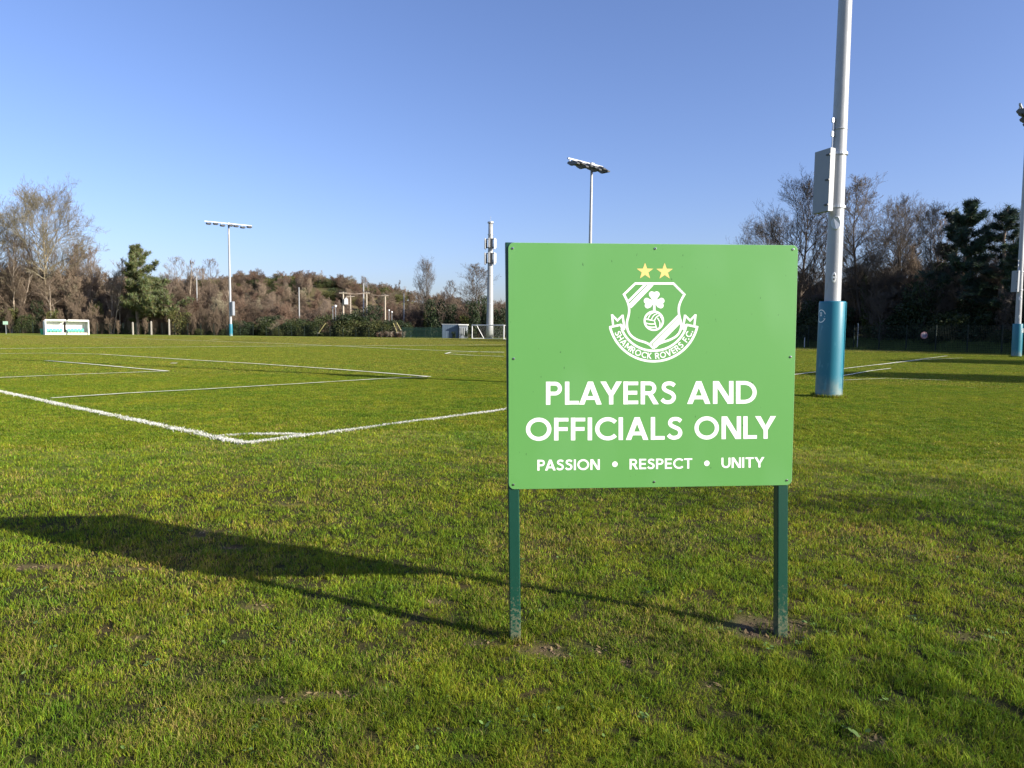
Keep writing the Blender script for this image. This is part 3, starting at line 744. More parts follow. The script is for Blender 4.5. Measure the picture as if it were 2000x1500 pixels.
crest_piece('ball', [
    ('line', cl(B, 113, 32) + [cl(B, 113, 32)[0]], 24),
    ('line', catmull([(625, 830), (680, 842), (738, 852)]), 13), ('line', catmull([(738, 852), (758, 815), (800, 780)]), 13), ('line', catmull([(738, 852), (752, 905), (770, 960)]), 13),
    ('line', catmull([(655, 838), (690, 775), (745, 745)]), 13), ('line', catmull([(700, 838), (730, 790), (785, 758)]), 12),
    ('line', catmull([(622, 878), (680, 892), (748, 892)]), 13), ('line', catmull([(632, 915), (690, 930), (760, 930)]), 13),
    ('line', catmull([(775, 818), (805, 880), (795, 955)]), 13), ('line', catmull([(805, 790), (835, 850), (828, 900)]), 13)])
for c in ((624, 250), (863, 252)):
    P = []
    for k in range(10):
        r = 105 if k % 2 == 0 else 42; t = R(-90 + 36 * k); P.append((c[0] + r * math.cos(t), c[1] + r * math.sin(t)))
    mb = MB(); Q = [ck(p) for p in P][::-1]; ctr = ck(c)
    mb.add([(q[0], YB - .0004, q[1]) for q in Q] + [(ctr[0], YB - .0004, ctr[1])], [(k, (k + 1) % 10, 10) for k in range(10)])
    mb.build('star', M['sign_gold'], sign)
O = (728, 801)
ar = lambda r, a: [(O[0] + r * math.sin(R(t)), O[1] + r * math.cos(R(t))) for t in np.linspace(-a, a, 44)]
scroll = [('line', ar(547, 76.2), 28), ('line', ar(418, 69.5), 27)]
for mm in (lambda P: P, lambda P: mir(P, 730)):
    scroll += [('line', mm([(187, 932), (325, 903), (352, 958)]), 26), ('line', mm([(219, 780), (287, 850), (350, 786)]), 24), ('line', mm([(219, 775), (234, 905)]), 25),
               ('line', mm(catmull([(349, 780), (358, 850), (376, 940)], 4)), 26), ('poly', mm([(318, 905), (340, 893), (385, 935), (378, 968), (345, 960)]), 0)]
scr = crest_piece('scroll', scroll)
mb = MB()
lay, W = layout('SHAMROCK ROVERS F.C.', .12)
for (x0, ch) in lay:
    gw = GL[ch][0]; ang = -67.5 + 137 * ((x0 + gw / 2) / W); s = 74
    kx = 137 * math.pi / 180 * 481 / W
    for k, sub in enumerate(GL[ch][1]):
        for q in sub:
            def mp(pt):
                rr = 518 - pt[1] * s; t = R(ang); off = (pt[0] - gw / 2) * kx
                return ck((O[0] + rr * math.sin(t) + off * math.cos(t), O[1] + rr * math.cos(t) - off * math.sin(t)))
            prism(mb, q, .0004 + .00008 * k, mp)
o = mb.build('lettering', M['sign_white'], scr); o['label'] = 'curved words SHAMROCK ROVERS F.C.'

# ------------------------------------------------------------------ floodlights
M['arm'] = principled('arm_steel', (.34, .35, .36), .5, .3)
def floodlight(name, foot, H, r0, r1, pad_r, pad_h, box, arm_dir, arm_len, nl, label, hang=0.55, lean=(0, 0), extra=True, shift=0.0):
    t = thing(name, foot, label, 'floodlight', 'floodlight masts round the pitches')
    L = Vector((lean[0], lean[1], 1))
    mb = MB(); zs = [-0.1] + [H * k / 10 for k in range(1, 11)]
    mb.tube([Vector((L.x * z, L.y * z, z)) for z in zs], [r0 + (r1 - r0) * z / H for z in zs], 20)
    for z in ([H * .36, H * .67]): mb.tube([(L.x * z, L.y * z, z - .02), (L.x * z, L.y * z, z + .02)], (r0 + (r1 - r0) * z / H) + .006, 20)
    mb.build('pole', M['galv_pole'], t, smooth=True)
    pm = MB(); n = 28
    vs = []
    prof = [(pad_r * .995, 0.0), (pad_r, .06), (pad_r * 1.0, pad_h * .5), (pad_r * .985, pad_h - .03), (pad_r * .96, pad_h), (r0 * .98, pad_h + .004)]
    for (rr, z) in prof:
        for k in range(n): a = 2 * math.pi * k / n; vs.append((rr * math.cos(a) + L.x * z, rr * math.sin(a) + L.y * z, z))
    pm.add(vs, [(i * n + k, i * n + (k + 1) % n, (i + 1) * n + (k + 1) % n, (i + 1) * n + k) for i in range(len(prof) - 1) for k in range(n)])
    pad = pm.build('pole_pad', M['pad'], t, smooth=True)
    sm2 = MB()
    for aa in (R(-38), ):
        o_ = pad_r + .004; sm2.box((o_ * math.cos(aa), o_ * math.sin(aa), pad_h / 2), (.012, .035, pad_h - .04), rz=aa)
    sm2.build('seam', M['pad'], pad)
    if box:
        z0, z1, bw, bd, ang = box                     # control cabinet: angle it sits at round the pole
        u = Vector((math.cos(ang), math.sin(ang), 0)); zc = (z0 + z1) / 2; rz = ang
        off = r0 + .15 + bd / 2
        c = Vector((L.x * zc, L.y * zc, zc)) + u * off
        bm_ = MB(); bm_.box(c, (bd, bw, z1 - z0), rz=rz); bm_.box(c + u * (bd * .12), (bd * .70, bw + .014, z1 - z0 + .014), rz=rz); bx = bm_.build('control_box', M['grey_box'], t)
        side = Vector((-u.y, u.x, 0))
        for k in (.1, .5, .9):
            for sgn in (-1,):
                hb = MB(); hb.box(c + side * (bw * .40) + Vector((0, 0, -(z1 - z0) / 2 + k * (z1 - z0))) + u * (bd * .5 + .01), (.03, .12, .035), rz=rz); hb.build('hinge', M['dark_metal'], bx)
        for z in (z0 + .15, z1 - .05):
            br = MB(); br.box(Vector((L.x * z, L.y * z, z)) + u * (r0 + .08), (.20, .10, .09), rz=rz); br.tube([(L.x * z, L.y * z, z - .03), (L.x * z, L.y * z, z + .03)], r0 * .98 + .012, 20); br.build('bracket', M['galv'], t)
        cb = MB(); q = u * (r0 + .03)
        cb.tube([Vector((L.x * z0, L.y * z0, z0 + .05)) + q, Vector((L.x * z1, L.y * z1, z1 + .75)) + q - u * .02], .022, 6)
        cb.box(Vector((0, 0, z1 + .42)) + Vector((L.x * z1, L.y * z1, 0)) + u * (r0 + .02), (.07, .05, .12), rz=rz)
        cb.box(Vector((0, 0, z1 + .75)) + Vector((L.x * z1, L.y * z1, 0)) + u * (r0 + .02), (.07, .05, .10), rz=rz)
        cb.build('cable_conduit', M['galv'], t)
    if extra:
        # oval access cover and hand hole facing the camera
        for (nm, z, a, ww, hh, mt, pr) in (('access_cover', 4.36, extra, .12, .17, 'galv', .02), ('hand_hole', 3.02, extra, .055, .13, 'white_paint', .012)):
            rr = r0 + (r1 - r0) * z / H; e = MB(); vs = []; m_ = 20
            for (o_, sc) in ((-.03, 1.0), (pr, 1.0), (pr + .006, .88)):
                for k in range(m_):
                    th = 2 * math.pi * k / m_; da = ww * sc * math.cos(th) / rr; da = math.asin(max(-.95, min(.95, ww * sc * math.cos(th) / (rr + .03)))); zz = z + hh * sc * math.sin(th)
                    vs.append(((rr + o_) * math.cos(a + da) + L.x * zz, (rr + o_) * math.sin(a + da) + L.y * zz, zz))
            e.add(vs, [(i * m_ + k, i * m_ + (k + 1) % m_, (i + 1) * m_ + (k + 1) % m_, (i + 1) * m_ + k) for i in range(2) for k in range(m_)] + [tuple(range(2 * m_, 3 * m_))])
            ob = e.build(nm, M[mt], t)
            if nm == 'hand_hole':
                o2 = rr + pr + .012
                for z_ in (z - .04, z + .05):
                    e2 = MB(); e2.box((math.cos(a) * o2 + L.x * z, math.sin(a) * o2 + L.y * z, z_), (.01, .035, .035), rz=a); e2.build('bolt', M['hole'], ob)
    # head frame
    ad = Vector((arm_dir[0], arm_dir[1], 0)).normalized(); pd = Vector((-ad.y, ad.x, 0))
    if pd.y > 0: pd = -pd                     # lamps look towards the camera side
    top = Vector((L.x * H, L.y * H, H)); am = MB(); pole_top = top.copy(); top = top + ad * shift
    rzA = math.atan2(ad.y, ad.x)
    am.box(top + Vector((0, 0, .05)), (arm_len, .12, .14), rz=rzA)
    
    am.box(pole_top + Vector((0, 0, -.03)), (.45, .35, .39), rz=rzA)
    am.build('crossarm', M['arm'], t)
    lm = None
    for k in range(nl):
        x = (k + .5) / nl * arm_len - arm_len / 2
        if nl % 2 and abs(x) < .2: x += .25
        if lm is None:
            q = MB(); wv = arm_len / nl * .58; tl = R(-25)
            Mx = Matrix.Rotation(rzA, 3, 'Z')
            s = 1 if (Mx @ Vector((0, 1, 0))).dot(pd) > 0 else -1
            # wedge-shaped flood lamp: deep body, flat glass underneath, small visor
            P = [(0, -.1 * s, .16), (0, .62 * s, .14), (0, 1.05 * s, -.10), (0, 1.02 * s, -.20), (0, .05 * s, -.16), (0, -.22 * s, .02)]
            vs = [(-wv / 2, y, z) for _, y, z in P] + [(wv / 2, y, z) for _, y, z in P]
            nn = len(P); q.add([Mx @ Vector(v) for v in vs], [(i, (i + 1) % nn, nn + (i + 1) % nn, nn + i) for i in range(nn)] + [tuple(range(nn))[::-1], tuple(range(nn, 2 * nn))], 0)
            q.box(Mx @ Vector((0, .45 * s, -.20)), (wv * .85, .70, .02), 1, rz=rzA)
            q.box(Mx @ Vector((0, -.05 * s, .12)), (.06, .10, .42), 2, rz=rzA)
            lm = q.mesh('lamp', [M['lamp_body'], M['lamp_glass'], M['galv']])
        link('lamp', lm, t, top + ad * x + Vector((0, 0, -.36 + .10 * math.sin(k * 2.3))))
    return t, pad
ARM = (0.66, 0.75)
fr = at(1618, 776)
t1, pad1 = floodlight('floodlight', fr, 18.5, 0.205, 0.115, 0.318, 2.43, (4.62, 6.12, .50, .16, R(200)), ARM, 6.5, 8,
    'nearest floodlight mast behind the right of the sign with blue padded foot', extra=R(-112), lean=(-.003, 0))
# worn white round mark on the pad
def pad_mark(pad, ang, z, s, pr, nm='round_logo'):
    mb = MB()
    def put(P, w, k):
        for q in ribbon(P, w):
            vs = [((pr + .004 + k * .0006) * math.cos(ang + x / pr), (pr + .004 + k * .0006) * math.sin(ang + x / pr), z + y) for x, y in q]
            mb.add(vs, [(0, 1, 2, 3)])
    put([(s * math.cos(t) * .9, s * math.sin(t)) for t in np.linspace(.3, 2.8, 14)], .02, 0)
    put([(s * math.cos(t) * .9, s * math.sin(t)) for t in np.linspace(3.5, 5.9, 14)], .022, 0)
    put([(-s * .15, s * .55), (s * .15, s * .55), (s * .15, s * .05), (-s * .15, s * .05), (-s * .15, s * .55)], .018, 1)
    put([(-s * .8, -s * .1), (s * .8, -s * .1)], .018, 2)
    put([(-s * .6, -s * .4), (s * .65, -s * .4)], .02, 3)
    o = mb.build(nm, M['sign_white'], pad); o['label'] = 'worn round white logo'
pad_mark(pad1, R(-168), 2.06, .155, .317)
ff = at(1985, 698)
dR = ff.y
t2, pad2 = floodlight('floodlight', ff, height_at(1998, 238, dR), 0.215, 0.12, 0.33, 2.5, (4.85, 6.4, .50, .16, R(196)), ARM, 10.0, 10,
    'floodlight mast with blue padded foot at the right edge before the dark trees', extra=R(-112), lean=(-.018, 0))
pad_mark(pad2, R(-60), 2.0, .15, .329)
fl = spot(451, 133)
Hl = height_at(446, 437, fl.y)
sc_ = fl.y / 110
t3, pad3 = floodlight('floodlight', fl, Hl, .26 , .15, .34, 2.25, (height_at(452, 616, fl.y), height_at(452, 589, fl.y), .6, .4, R(-20)), (.70, .55), 8.6, 7,
    'distant pale floodlight mast with bright blue foot in front of the left woods', extra=False)
cp = spot(1149, 66)
t4, pad4 = floodlight('floodlight', cp, height_at(1150, 322, 66), .20, .115, .32, 2.4, None, (.72, .66), 4.8, 8,
    'floodlight mast rising behind the top edge of the green sign', extra=False, shift=-.85)

M['lamp_grey'] = principled('antenna_grey', (.48, .48, .47), .5)
# ------------------------------------------------------------------ telecom mast
YM = 138.0; mf = spot(956.5, YM)
mast = thing('telecom_mast', mf, 'thick grey phone mast with two antenna rings behind the small goal', 'mast')
Hm = height_at(957.5, 436, YM)
mb = MB(); zs = np.linspace(-.2, Hm, 10)
mb.tube([(0, 0, z) for z in zs], [.72 - (.72 - .42) * max(z, 0) / Hm for z in zs], 20); mb.build('shaft', M['mast'], mast, smooth=True)
mb = MB(); mb.tube([(0, 0, Hm), (0, 0, Hm + .1), (0, 0, Hm + .3)], [.6, .62, .58], 20)
mb.build('collar', M['galv'], mast)
for z in (Hm * .90, Hm * .30, Hm * .55): mb = MB(); mb.tube([(0, 0, z), (0, 0, z + .1)], .58 if z > Hm * .6 else .64, 20); mb.build('collar', M['galv'], mast)
mb = MB(); mb.tube([(0, 0, Hm + .3), (0, 0, Hm + 1.4)], .03, 5); mb.build('lightning_rod', M['galv'], mast)
for (pt, pb) in ((466, 487), (494, 517)):
    z1 = height_at(957, pt, YM); z0 = height_at(957, pb, YM)
    rg = MB()
    for z in (z0 + .3, z1 - .1): rg.tube([(0, 0, z), (0, 0, z + .07)], .66, 20)
    for k in range(6): 
        a = k * math.pi / 3 + .3; u = Vector((math.cos(a), math.sin(a), 0))
        for z in (z0 + .4, z1 - .15): rg.box(u * .85 + Vector((0, 0, z)), (.5, .06, .06), rz=a)
    rg.box((0.1, -.60, (z0 + z1) / 2), (.75, .2, z1 - z0 - .4)); rg.box((.75, -.3, z0 + .6), (.3, .3, .9)); rg.box((-.8, -.3, z0 + .7), (.25, .3, 1.0))  # dark blocks added as shading between the antennas
    rg.build('antenna_frame', M['dark_metal'], mast)
    for k in range(6):
        a = k * math.pi / 3 + .3; u = Vector((math.cos(a), math.sin(a), 0)); hh = (z1 - z0) * (1 if k % 2 else .85)
        am = MB(); am.box(u * 1.12 + Vector((0, 0, z1 - hh / 2)), (.16, .34, hh), rz=a); am.box(u * .98 + Vector((0, 0, z1 - hh * .6)), (.1, .1, hh * .9), rz=a); am.build('antenna', M['lamp_grey'], mast)

# ------------------------------------------------------------------ goal
gA = at(922, 661.5); gY = gA.y
gBp = spot(984, gY - 5.0)
gdir = (gBp - gA); GW = gdir.length; gdir.normalize(); gback = Vector((-gdir.y, gdir.x, 0))
if gback.y < 0: gback = -gback
gback = (gback * .6 + gdir * .8).normalized()
GH = height_at(922, 635, gY)
goal = thing('football_goal', gA, 'white football goal with net in front of the phone mast', 'goal')
def GP(u, z, b): return gdir * u + gback * b + Vector((0, 0, z))
pw = .085
for u in (0, GW): mb = MB(); mb.tube([GP(u, 0, 0), GP(u, GH, 0)], pw, 8); mb.build('goal_post', M['white_paint'], goal)
mb = MB(); mb.tube([GP(-.05, GH, 0), GP(GW + .05, GH, 0)], pw, 8); mb.build('crossbar', M['white_paint'], goal)
for u in (0, GW):
    mb = MB(); mb.tube([GP(u, GH, 0), GP(u, GH * .95, .9), GP(u, .06, 2.2)], .07, 6); mb.tube([GP(u, .06, 0), GP(u, .06, 2.2)], .07, 6); mb.build('side_frame', M['white_paint'], goal)
mb = MB(); mb.tube([GP(0, .05, 2.2), GP(GW, .05, 2.2)], .06, 6); mb.build('ground_bar', M['white_paint'], goal)
M['net'] = principled('net_cord', (0.20, 0.21, 0.20), .8)
mb = MB(); k = 0
while k <= GW + .01: mb.tube([GP(k, GH * .95, .9), GP(k, .06, 2.2)], .005, 3, cap=False); mb.tube([GP(k, GH, 0), GP(k, GH * .95, .9)], .005, 3, cap=False); k += .22
for j in range(12):
    s = j / 11; mb.tube([GP(0, GH * .95 * (1 - s) + .06 * s, .9 + 1.3 * s), GP(GW, GH * .95 * (1 - s) + .06 * s, .9 + 1.3 * s)], .005, 3, cap=False)
for u in (0, GW):
    for j in range(9): s = j / 8; mb.tube([GP(u, .06 + s * GH * .85, 0), GP(u, .06 + s * GH * .85, 2.2 - 1.3 * s)], .005, 3, cap=False)
o = mb.build('net', M['net'], goal); o['kind'] = 'stuff'

# ------------------------------------------------------------------ container, kiosk, green palisade, marker post
cA = at(864, 657); cY = cA.y + 6
def crate_box(name, pxl, pxr, Y, ptop, depth, mat, label, cat, ribs=True):
    a = spot(pxl, Y); b = spot(pxr, Y); H = height_at((pxl + pxr) / 2, ptop, Y); W = (b - a).length
    t = thing(name, a, label, cat); mb = MB(); mb.box((W / 2, depth / 2, H / 2), (W, depth, H)); 
    if ribs:
        k = .15
        while k < W: mb.box((k, -.015, H / 2), (.14, .03, H * .94)); k += .32
    mb.build('wall', M[mat], t)
    rf = MB(); rf.box((W / 2, depth / 2, H + .06), (W + .12, depth + .12, .12)); rf.build('roof', M['galv'], t)
    return t, W, H
crate_box('shipping_container', 863.5, 895, 134, 634, 2.6, 'container', 'blue grey shipping container beside the green palisade fence', 'container')
kt, kW, kH = crate_box('kiosk', 897, 912, 133, 636.5, 2.4, 'grey_box', 'small grey cabin with glazed front and white roof between container and goal', 'cabin', False)
mb = MB(); mb.box((kW / 2, 1.2, kH + .22), (kW + .3, 2.8, .2)); mb.build('canopy', M['white_paint'], kt)
for k in (.22, .5, .78):
    f_ = MB(); f_.box((kW * k, -.03, kH * .55), (kW * .2, .05, kH * .55)); fo = f_.build('window', M['glass'], kt)
    q = MB()
    for s in (-1, 1): q.box((kW * k + s * kW * .11, -.05, kH * .55), (.05, .06, kH * .6))
    q.build('window_frame', M['white_paint'], fo)

def palisade(pxl, pxr, Y0, Y1, H, label):
    a = spot(pxl, Y0); b = spot(pxr, Y1); d = b - a; W = d.length; rz = math.atan2(d.y, d.x)
    t = thing('palisade_fence', a, label, 'fence', rz=rz); mb = MB()
    mb.box((W / 2, .05, H * .25), (W, .05, .07)); mb.box((W / 2, .05, H * .82), (W, .05, .07)); mb.build('rail', M['dark_green'], t)
    pm = None; k = 0
    while k < W:
        if pm is None:
            q = MB(); q.box((0, 0, H / 2), (.07, .03, H)); q.add([(-.035, -.015, H), (.035, -.015, H), (0, 0, H + .1), (.035, .015, H), (-.035, .015, H)], [(0, 1, 2), (1, 3, 2), (3, 4, 2), (4, 0, 2)]); pm = q.mesh('pale', M['dark_green'])
        link('pale', pm, t, (k, 0, 0)); k += .16
    k = 0; pm = None
    while k <= W + .1:
        if pm is None: q = MB(); q.box((0, .12, (H + .1) / 2), (.12, .12, H + .1)); pm = q.mesh('post', M['dark_green'])
        link('post', pm, t, (k, 0, 0)); k += 2.7
    return t
palisade(786, 863, 133, 132, 1.95, 'dark green steel palisade fence left of the shipping container')
mp_ = at(802.5, 658.3); H = height_at(802.5, 648, mp_.y)
mk = thing('marker_post', mp_, 'short white marker post in front of the green palisade fence', 'post')
mb = MB(); mb.box((0, 0, H / 2), (.2, .14, H)); mb.build('stake', M['white_paint'], mk); mb = MB(); mb.box((0, 0, H + .03), (.24, .18, .06)); mb.build('cap', M['galv'], mk)

# ------------------------------------------------------------------ dugout and bin
dY = at(130, 654).y
da = spot(89, dY - 1); dbp = spot(173.5, dY + 3.8); dd = dbp - da; DW = dd.length
dug = thing('dugout', da, 'white team dugout with green seats at the far touchline', 'dugout', rz=math.atan2(dd.y, dd.x))
DH = height_at(130, 624.5, dY); DD = 2.1
def panel(mb, pts, th=.05):
    P = [Vector(p) for p in pts]; n = (P[1] - P[0]).cross(P[2] - P[0]).normalized() * th
    m = len(P); mb.add(P + [p + n for p in P], [tuple(range(m))[::-1], tuple(range(m, 2 * m))] + [(i, (i + 1) % m, m + (i + 1) % m, m + i) for i in range(m)])
mb = MB()
half = DW / 2
for (x0, x1) in ((0.05, half - .22), (half + .12, DW - .05)):
    mb = MB(); panel(mb, [(x0, DD * .75, .0), (x1, DD * .75, 0), (x1, DD * .75, DH * .93), (x0, DD * .75, DH * .93)]); mb.build('back_panel', M['white_paint'], dug)
    mb = MB(); mb.add([(x0, -.1, DH - .02), (x1, -.1, DH - .02), (x1, DD * .8, DH * .90), (x0, DD * .8, DH * .90), (x0, -.1, DH - .09), (x1, -.1, DH - .09), (x1, DD * .8, DH * .83), (x0, DD * .8, DH * .83)], [(0, 1, 2, 3), (7, 6, 5, 4), (0, 4, 5, 1), (1, 5, 6, 2), (2, 6, 7, 3), (3, 7, 4, 0)]); mb.build('roof', M['white_paint'], dug)
    mb = MB(); mb.box(((x0 + x1) / 2, -.12, DH - .10), (x1 - x0 + .1, .08, .26)); mb.build('fascia', M['white_paint'], dug)
    mb = MB(); mb.box(((x0 + x1) / 2, .3, .18), (x1 - x0, .3, .36)); mb.build('kick_board', M['cream_paint'], dug)
for x in (0.0, DW):
    mb = MB(); panel(mb, [(x, -.05, 0), (x, DD * .78, 0), (x, DD * .78, DH * .88), (x, -.05, DH)], .04); mb.build('side_panel', M['white_paint'], dug)
    mb = MB(); mb.box((x + (.02 if x == 0 else -.02), -.12, DH / 2), (.16, .1, DH)); mb.build('front_post', M['white_paint'], dug)
sm_ = MB(); sm_.box((0, .75, .62), (.46, .42, .07)); sm_.box((0, .98, .88), (.46, .07, .5)); sm_.box((0, .85, .42), (.08, .3, .36)); seat = sm_.mesh('seat', M['dug_seat'])
k = 0
for (x0, n_) in ((.5, 5), (half + .45, 5)):
    for i in range(n_): link('seat', seat, dug, (x0 + i * (half - .7) / n_, 0, 0))
bp = spot(83.2, dY + .5)
bn = thing('litter_bin', bp, 'bright green litter bin beside the white dugout', 'bin')
mb = MB(); mb.tube([(0, 0, 0), (0, 0, .85)], [.30, .36], 14); mb.build('bin_body', M['bin_green'], bn)
mb = MB(); mb.tube([(0, 0, .87), (0, 0, .97), (0, 0, 1.06)], [.38, .38, .22], 14); mb.build('lid', M['bin_green'], bn)
p = spot(12, dY + 4); zt = height_at(12, 627, dY + 4)
sg = thing('small_sign', p, 'small pale green notice on a post far left by the fence', 'sign')
mb = MB(); mb.box((0, 0, zt / 2), (.07, .07, zt)); mb.build('post', M['galv'], sg); mb = MB(); mb.box((0, -.06, zt - .35), (.9, .03, .6)); M['pale_green'] = principled('pale_green', (.42, .62, .48), .5); mb.build('notice_panel', M['pale_green'], sg)

# ------------------------------------------------------------------ mesh fences
def mesh_fence(A, Bp, H, bay, label, wires=9, vert=.20, r=.006, first=True):
    d = Bp - A; W = d.length; rz = math.atan2(d.y, d.x); t = thing('mesh_fence', A, label, 'fence', rz=rz)
    n = int(W / bay)
    q = MB(); q.box((0, 0, H / 2), (.08, .08, H)); q.box((0, 0, H + .01), (.10, .10, .02)); pm = q.mesh('post', M['fence_green'])
    q = MB()
    for k in range(wires): z = .08 + (H - .16) * k / (wires - 1); q.box((bay / 2, 0, z), (bay - .1, r * 1.6, r * 1.6))
    k = .1
    while k < bay - .05: q.box((k, -r * 1.7, H / 2), (r * 1.4, r * 1.4, H - .1)); k += vert
    wm = q.mesh('mesh_panel', M['fence_green'])
    for i in range(n + 1):
        link('post', pm, t, (i * bay, 0, 0))
        if i < n: link('mesh_panel', wm, t, (i * bay, 0, 0))
    return t
a = spot(-160, 139); b = spot(520, 137); mesh_fence(a, b, 2.3, 2.6, 'dark green mesh fence in front of the woods on the left', r=.006)
a = spot(520, 137); b = spot(785, 134); mesh_fence(a, b, 2.0, 2.6, 'dark green mesh fence before the low hedge and wooden poles', r=.006)
frA = spot(1500, 84); frB = at(2120, 697)
mesh_fence(frA, frB, 2.55, 2.9, 'tall green mesh fence below the dark wooded bank on the right', wires=13, vert=.15, r=.010)

# round sign on the right fence
p = at(1805, 655, 66.5)
rs = thing('round_sign', p, 'round pink and blue notice hanging on the right mesh fence', 'sign')
M['pinkish'] = principled('sign_pink', (.22, .10, .12), .5); M['bluish'] = principled('sign_blue', (.08, .09, .20), .5); M['palesign'] = principled('sign_pale', (.20, .18, .21), .5)
mb = MB(); mb.tube([(0, -.02, 0), (0, .02, 0)], .34, 24); mb.build('disc', M['pinkish'], rs)
mb = MB(); mb.tube([(0, -.03, 0), (0, -.02, 0)], .27, 24); mb.build('disc_face', M['palesign'], rs)
mb = MB(); mb.box((0, -.036, -.02), (.5, .01, .05)); mb.box((0, -.036, .08), (.42, .01, .04)); mb.box((0, -.036, -.14), (.4, .01, .09)); mb.build('disc_print', M['bluish'], rs)

# concrete posts left of centre
for (px, top, lb) in ((296, 628, 'short concrete fence post in front of the leaning conifer'), (331, 624, 'taller concrete fence post just right of the leaning conifer'), (260, 630, 'slim concrete post left of the leaning conifer')):
    p = spot(px, 136.5); H = height_at(px, top, 136.5); t = thing('concrete_post', p, lb, 'post', 'concrete posts by the left fence')
    mb = MB(); mb.box((0, 0, H / 2), (.22, .2, H)); mb.build('shaft', M['concrete'], t); mb = MB(); mb.add([(-.11, -.1, H), (.11, -.1, H), (.11, .1, H), (-.11, .1, H), (0, 0, H + .12)], [(0, 1, 4), (1, 2, 4), (2, 3, 4), (3, 0, 4)]); mb.build('cap', M['concrete'], t)
for (px, top, Y, lb) in ((1571, 660, 79, 'thin pale stake at the foot of the right fence beside the sign edge'), (1674, 632, 74, 'pale green stake in the right fence just right of the near mast')):
    p = spot(px, Y); H = height_at(px, top, Y); t = thing('stake', p, lb, 'post')
    mb = MB(); mb.tube([(0, 0, 0), (0, 0, H)], [.055, .045], 8); mb.build('shaft', M['galv'], t); mb = MB(); mb.tube([(0, 0, H), (0, 0, H + .04)], .07, 8); mb.build('cap', M['galv'], t)

# ------------------------------------------------------------------ wooden poles and wires (mid distance)
def pole(px, pbase, ptop, Y, label, r=.17, arm=None, box=None, mat='wood_pole', ground=None):
    zt = height_at(px, ptop, Y); f = spot(px, Y); zb = min(0, 0)
    t = thing('utility_pole', f, label, 'pole', 'utility poles before the hill')
    mb = MB(); mb.tube([(0, 0, -.3), (0, 0, zt * .5), (0, 0, zt)], [r, r * .9, r * .75], 8); mb.build('shaft', M[mat], t)
    if arm:
        mb = MB(); mb.box((0, -.1, zt - .25), (arm, .14, .16)); ca = mb.build('crossarm', M['wood_pole'], t)
        q = MB()
        for s in (-1, -.35, .35, 1): q.tube([(s * arm * .46, -.1, zt - .17), (s * arm * .46, -.1, zt + .1)], .06, 6)
        q.build('insulator', M['dark_metal'], ca)
    if box:
        mb = MB(); z = height_at(px, box, Y); mb.box((.62, -.2, z), (.62, .5, 1.1)); mb.tube([(.62, -.2, z + .55), (.62, -.2, z + .75)], .2, 8); mb.build('transformer_box', M['white_paint'], t)
        mb = MB(); mb.box((.2, -.05, z + .3), (.4, .1, .1)); mb.build('bracket', M['dark_metal'], t)
    return zt, f, t
P1 = pole(671, 650, 570, 141, 'tall wooden pole carrying a white transformer box', r=.19, arm=1.6, box=589)
P2 = pole(716.5, 637, 570, 143, 'wooden pole with crossarm right of the tall grey pole', r=.17, arm=1.3)
P3 = pole(752.5, 640, 575, 146, 'wooden pole with pale crossarm at the end of the wires', r=.16, arm=1.4)
P4 = pole(685, 605, 577, 165, 'far wooden pole with crossarm behind the transformer pole', r=.16, arm=1.9)
pole(585, 623, 561, 152, 'plain grey pole standing alone left of the pole cluster', r=.16, mat='mast')
pole(710.5, 615, 553, 150, 'tallest plain grey pole in the middle of the cluster', r=.18, mat='mast')
pole(789, 631, 573, 152, 'plain grey pole at the right end of the cluster', r=.15, mat='mast')
pole(386.5, 612, 538, 146, 'plain grey pole among bare trees left of the blue-footed mast', r=.15, mat='mast')
q = thing('overhead_wires', (0, 0, 0), 'sagging overhead wires strung between the wooden poles', 'wires')
for (a, b) in ((P1, P2), (P2, P3)):
    for s in (-.5, 0, .5):
        A_ = a[1] + Vector((s, 0, a[0] - .1)); B_ = b[1] + Vector((s, 0, b[0] - .1)); mb = MB()
        mb.tube([A_.lerp(B_, k / 6) - Vector((0, 0, .35 * (1 - (k / 3 - 1) ** 2))) for k in range(7)], .03, 3, cap=False); mb.build('wire', M['wire'], q)
def lamp_globe(px, py, Y, r, lb):
    z = height_at(px, py, Y); f = spot(px, Y); t = thing('street_lamp', f, lb, 'lamp', 'globe lamps among the bushes'); mb = MB()
    mb.tube([(0, 0, 0), (0, 0, z)], .05, 6); mb.build('shaft', M['galv'], t); mb = MB()
    mb.tube([(0, 0, z + r * 1.0 * math.sin(R(a))) for a in (-88, -60, -30, 0, 30, 60, 88)], [r * math.cos(R(a)) for a in (-88, -60, -30, 0, 30, 60, 88)], 10); mb.build('lamp_shade', M['white_paint'], t, smooth=True)
lamp_globe(656, 598, 141, .26, 'larger white globe lamp left of the transformer pole'); lamp_globe(650.5, 600.5, 141.5, .18, 'smaller white globe lamp at the far left of the poles')
lamp_globe(760, 606, 142, .17, 'white globe lamp just right of the last wooden pole'); lamp_globe(765.5, 609.5, 142, .18, 'white globe lamp above the leaning yellow props')
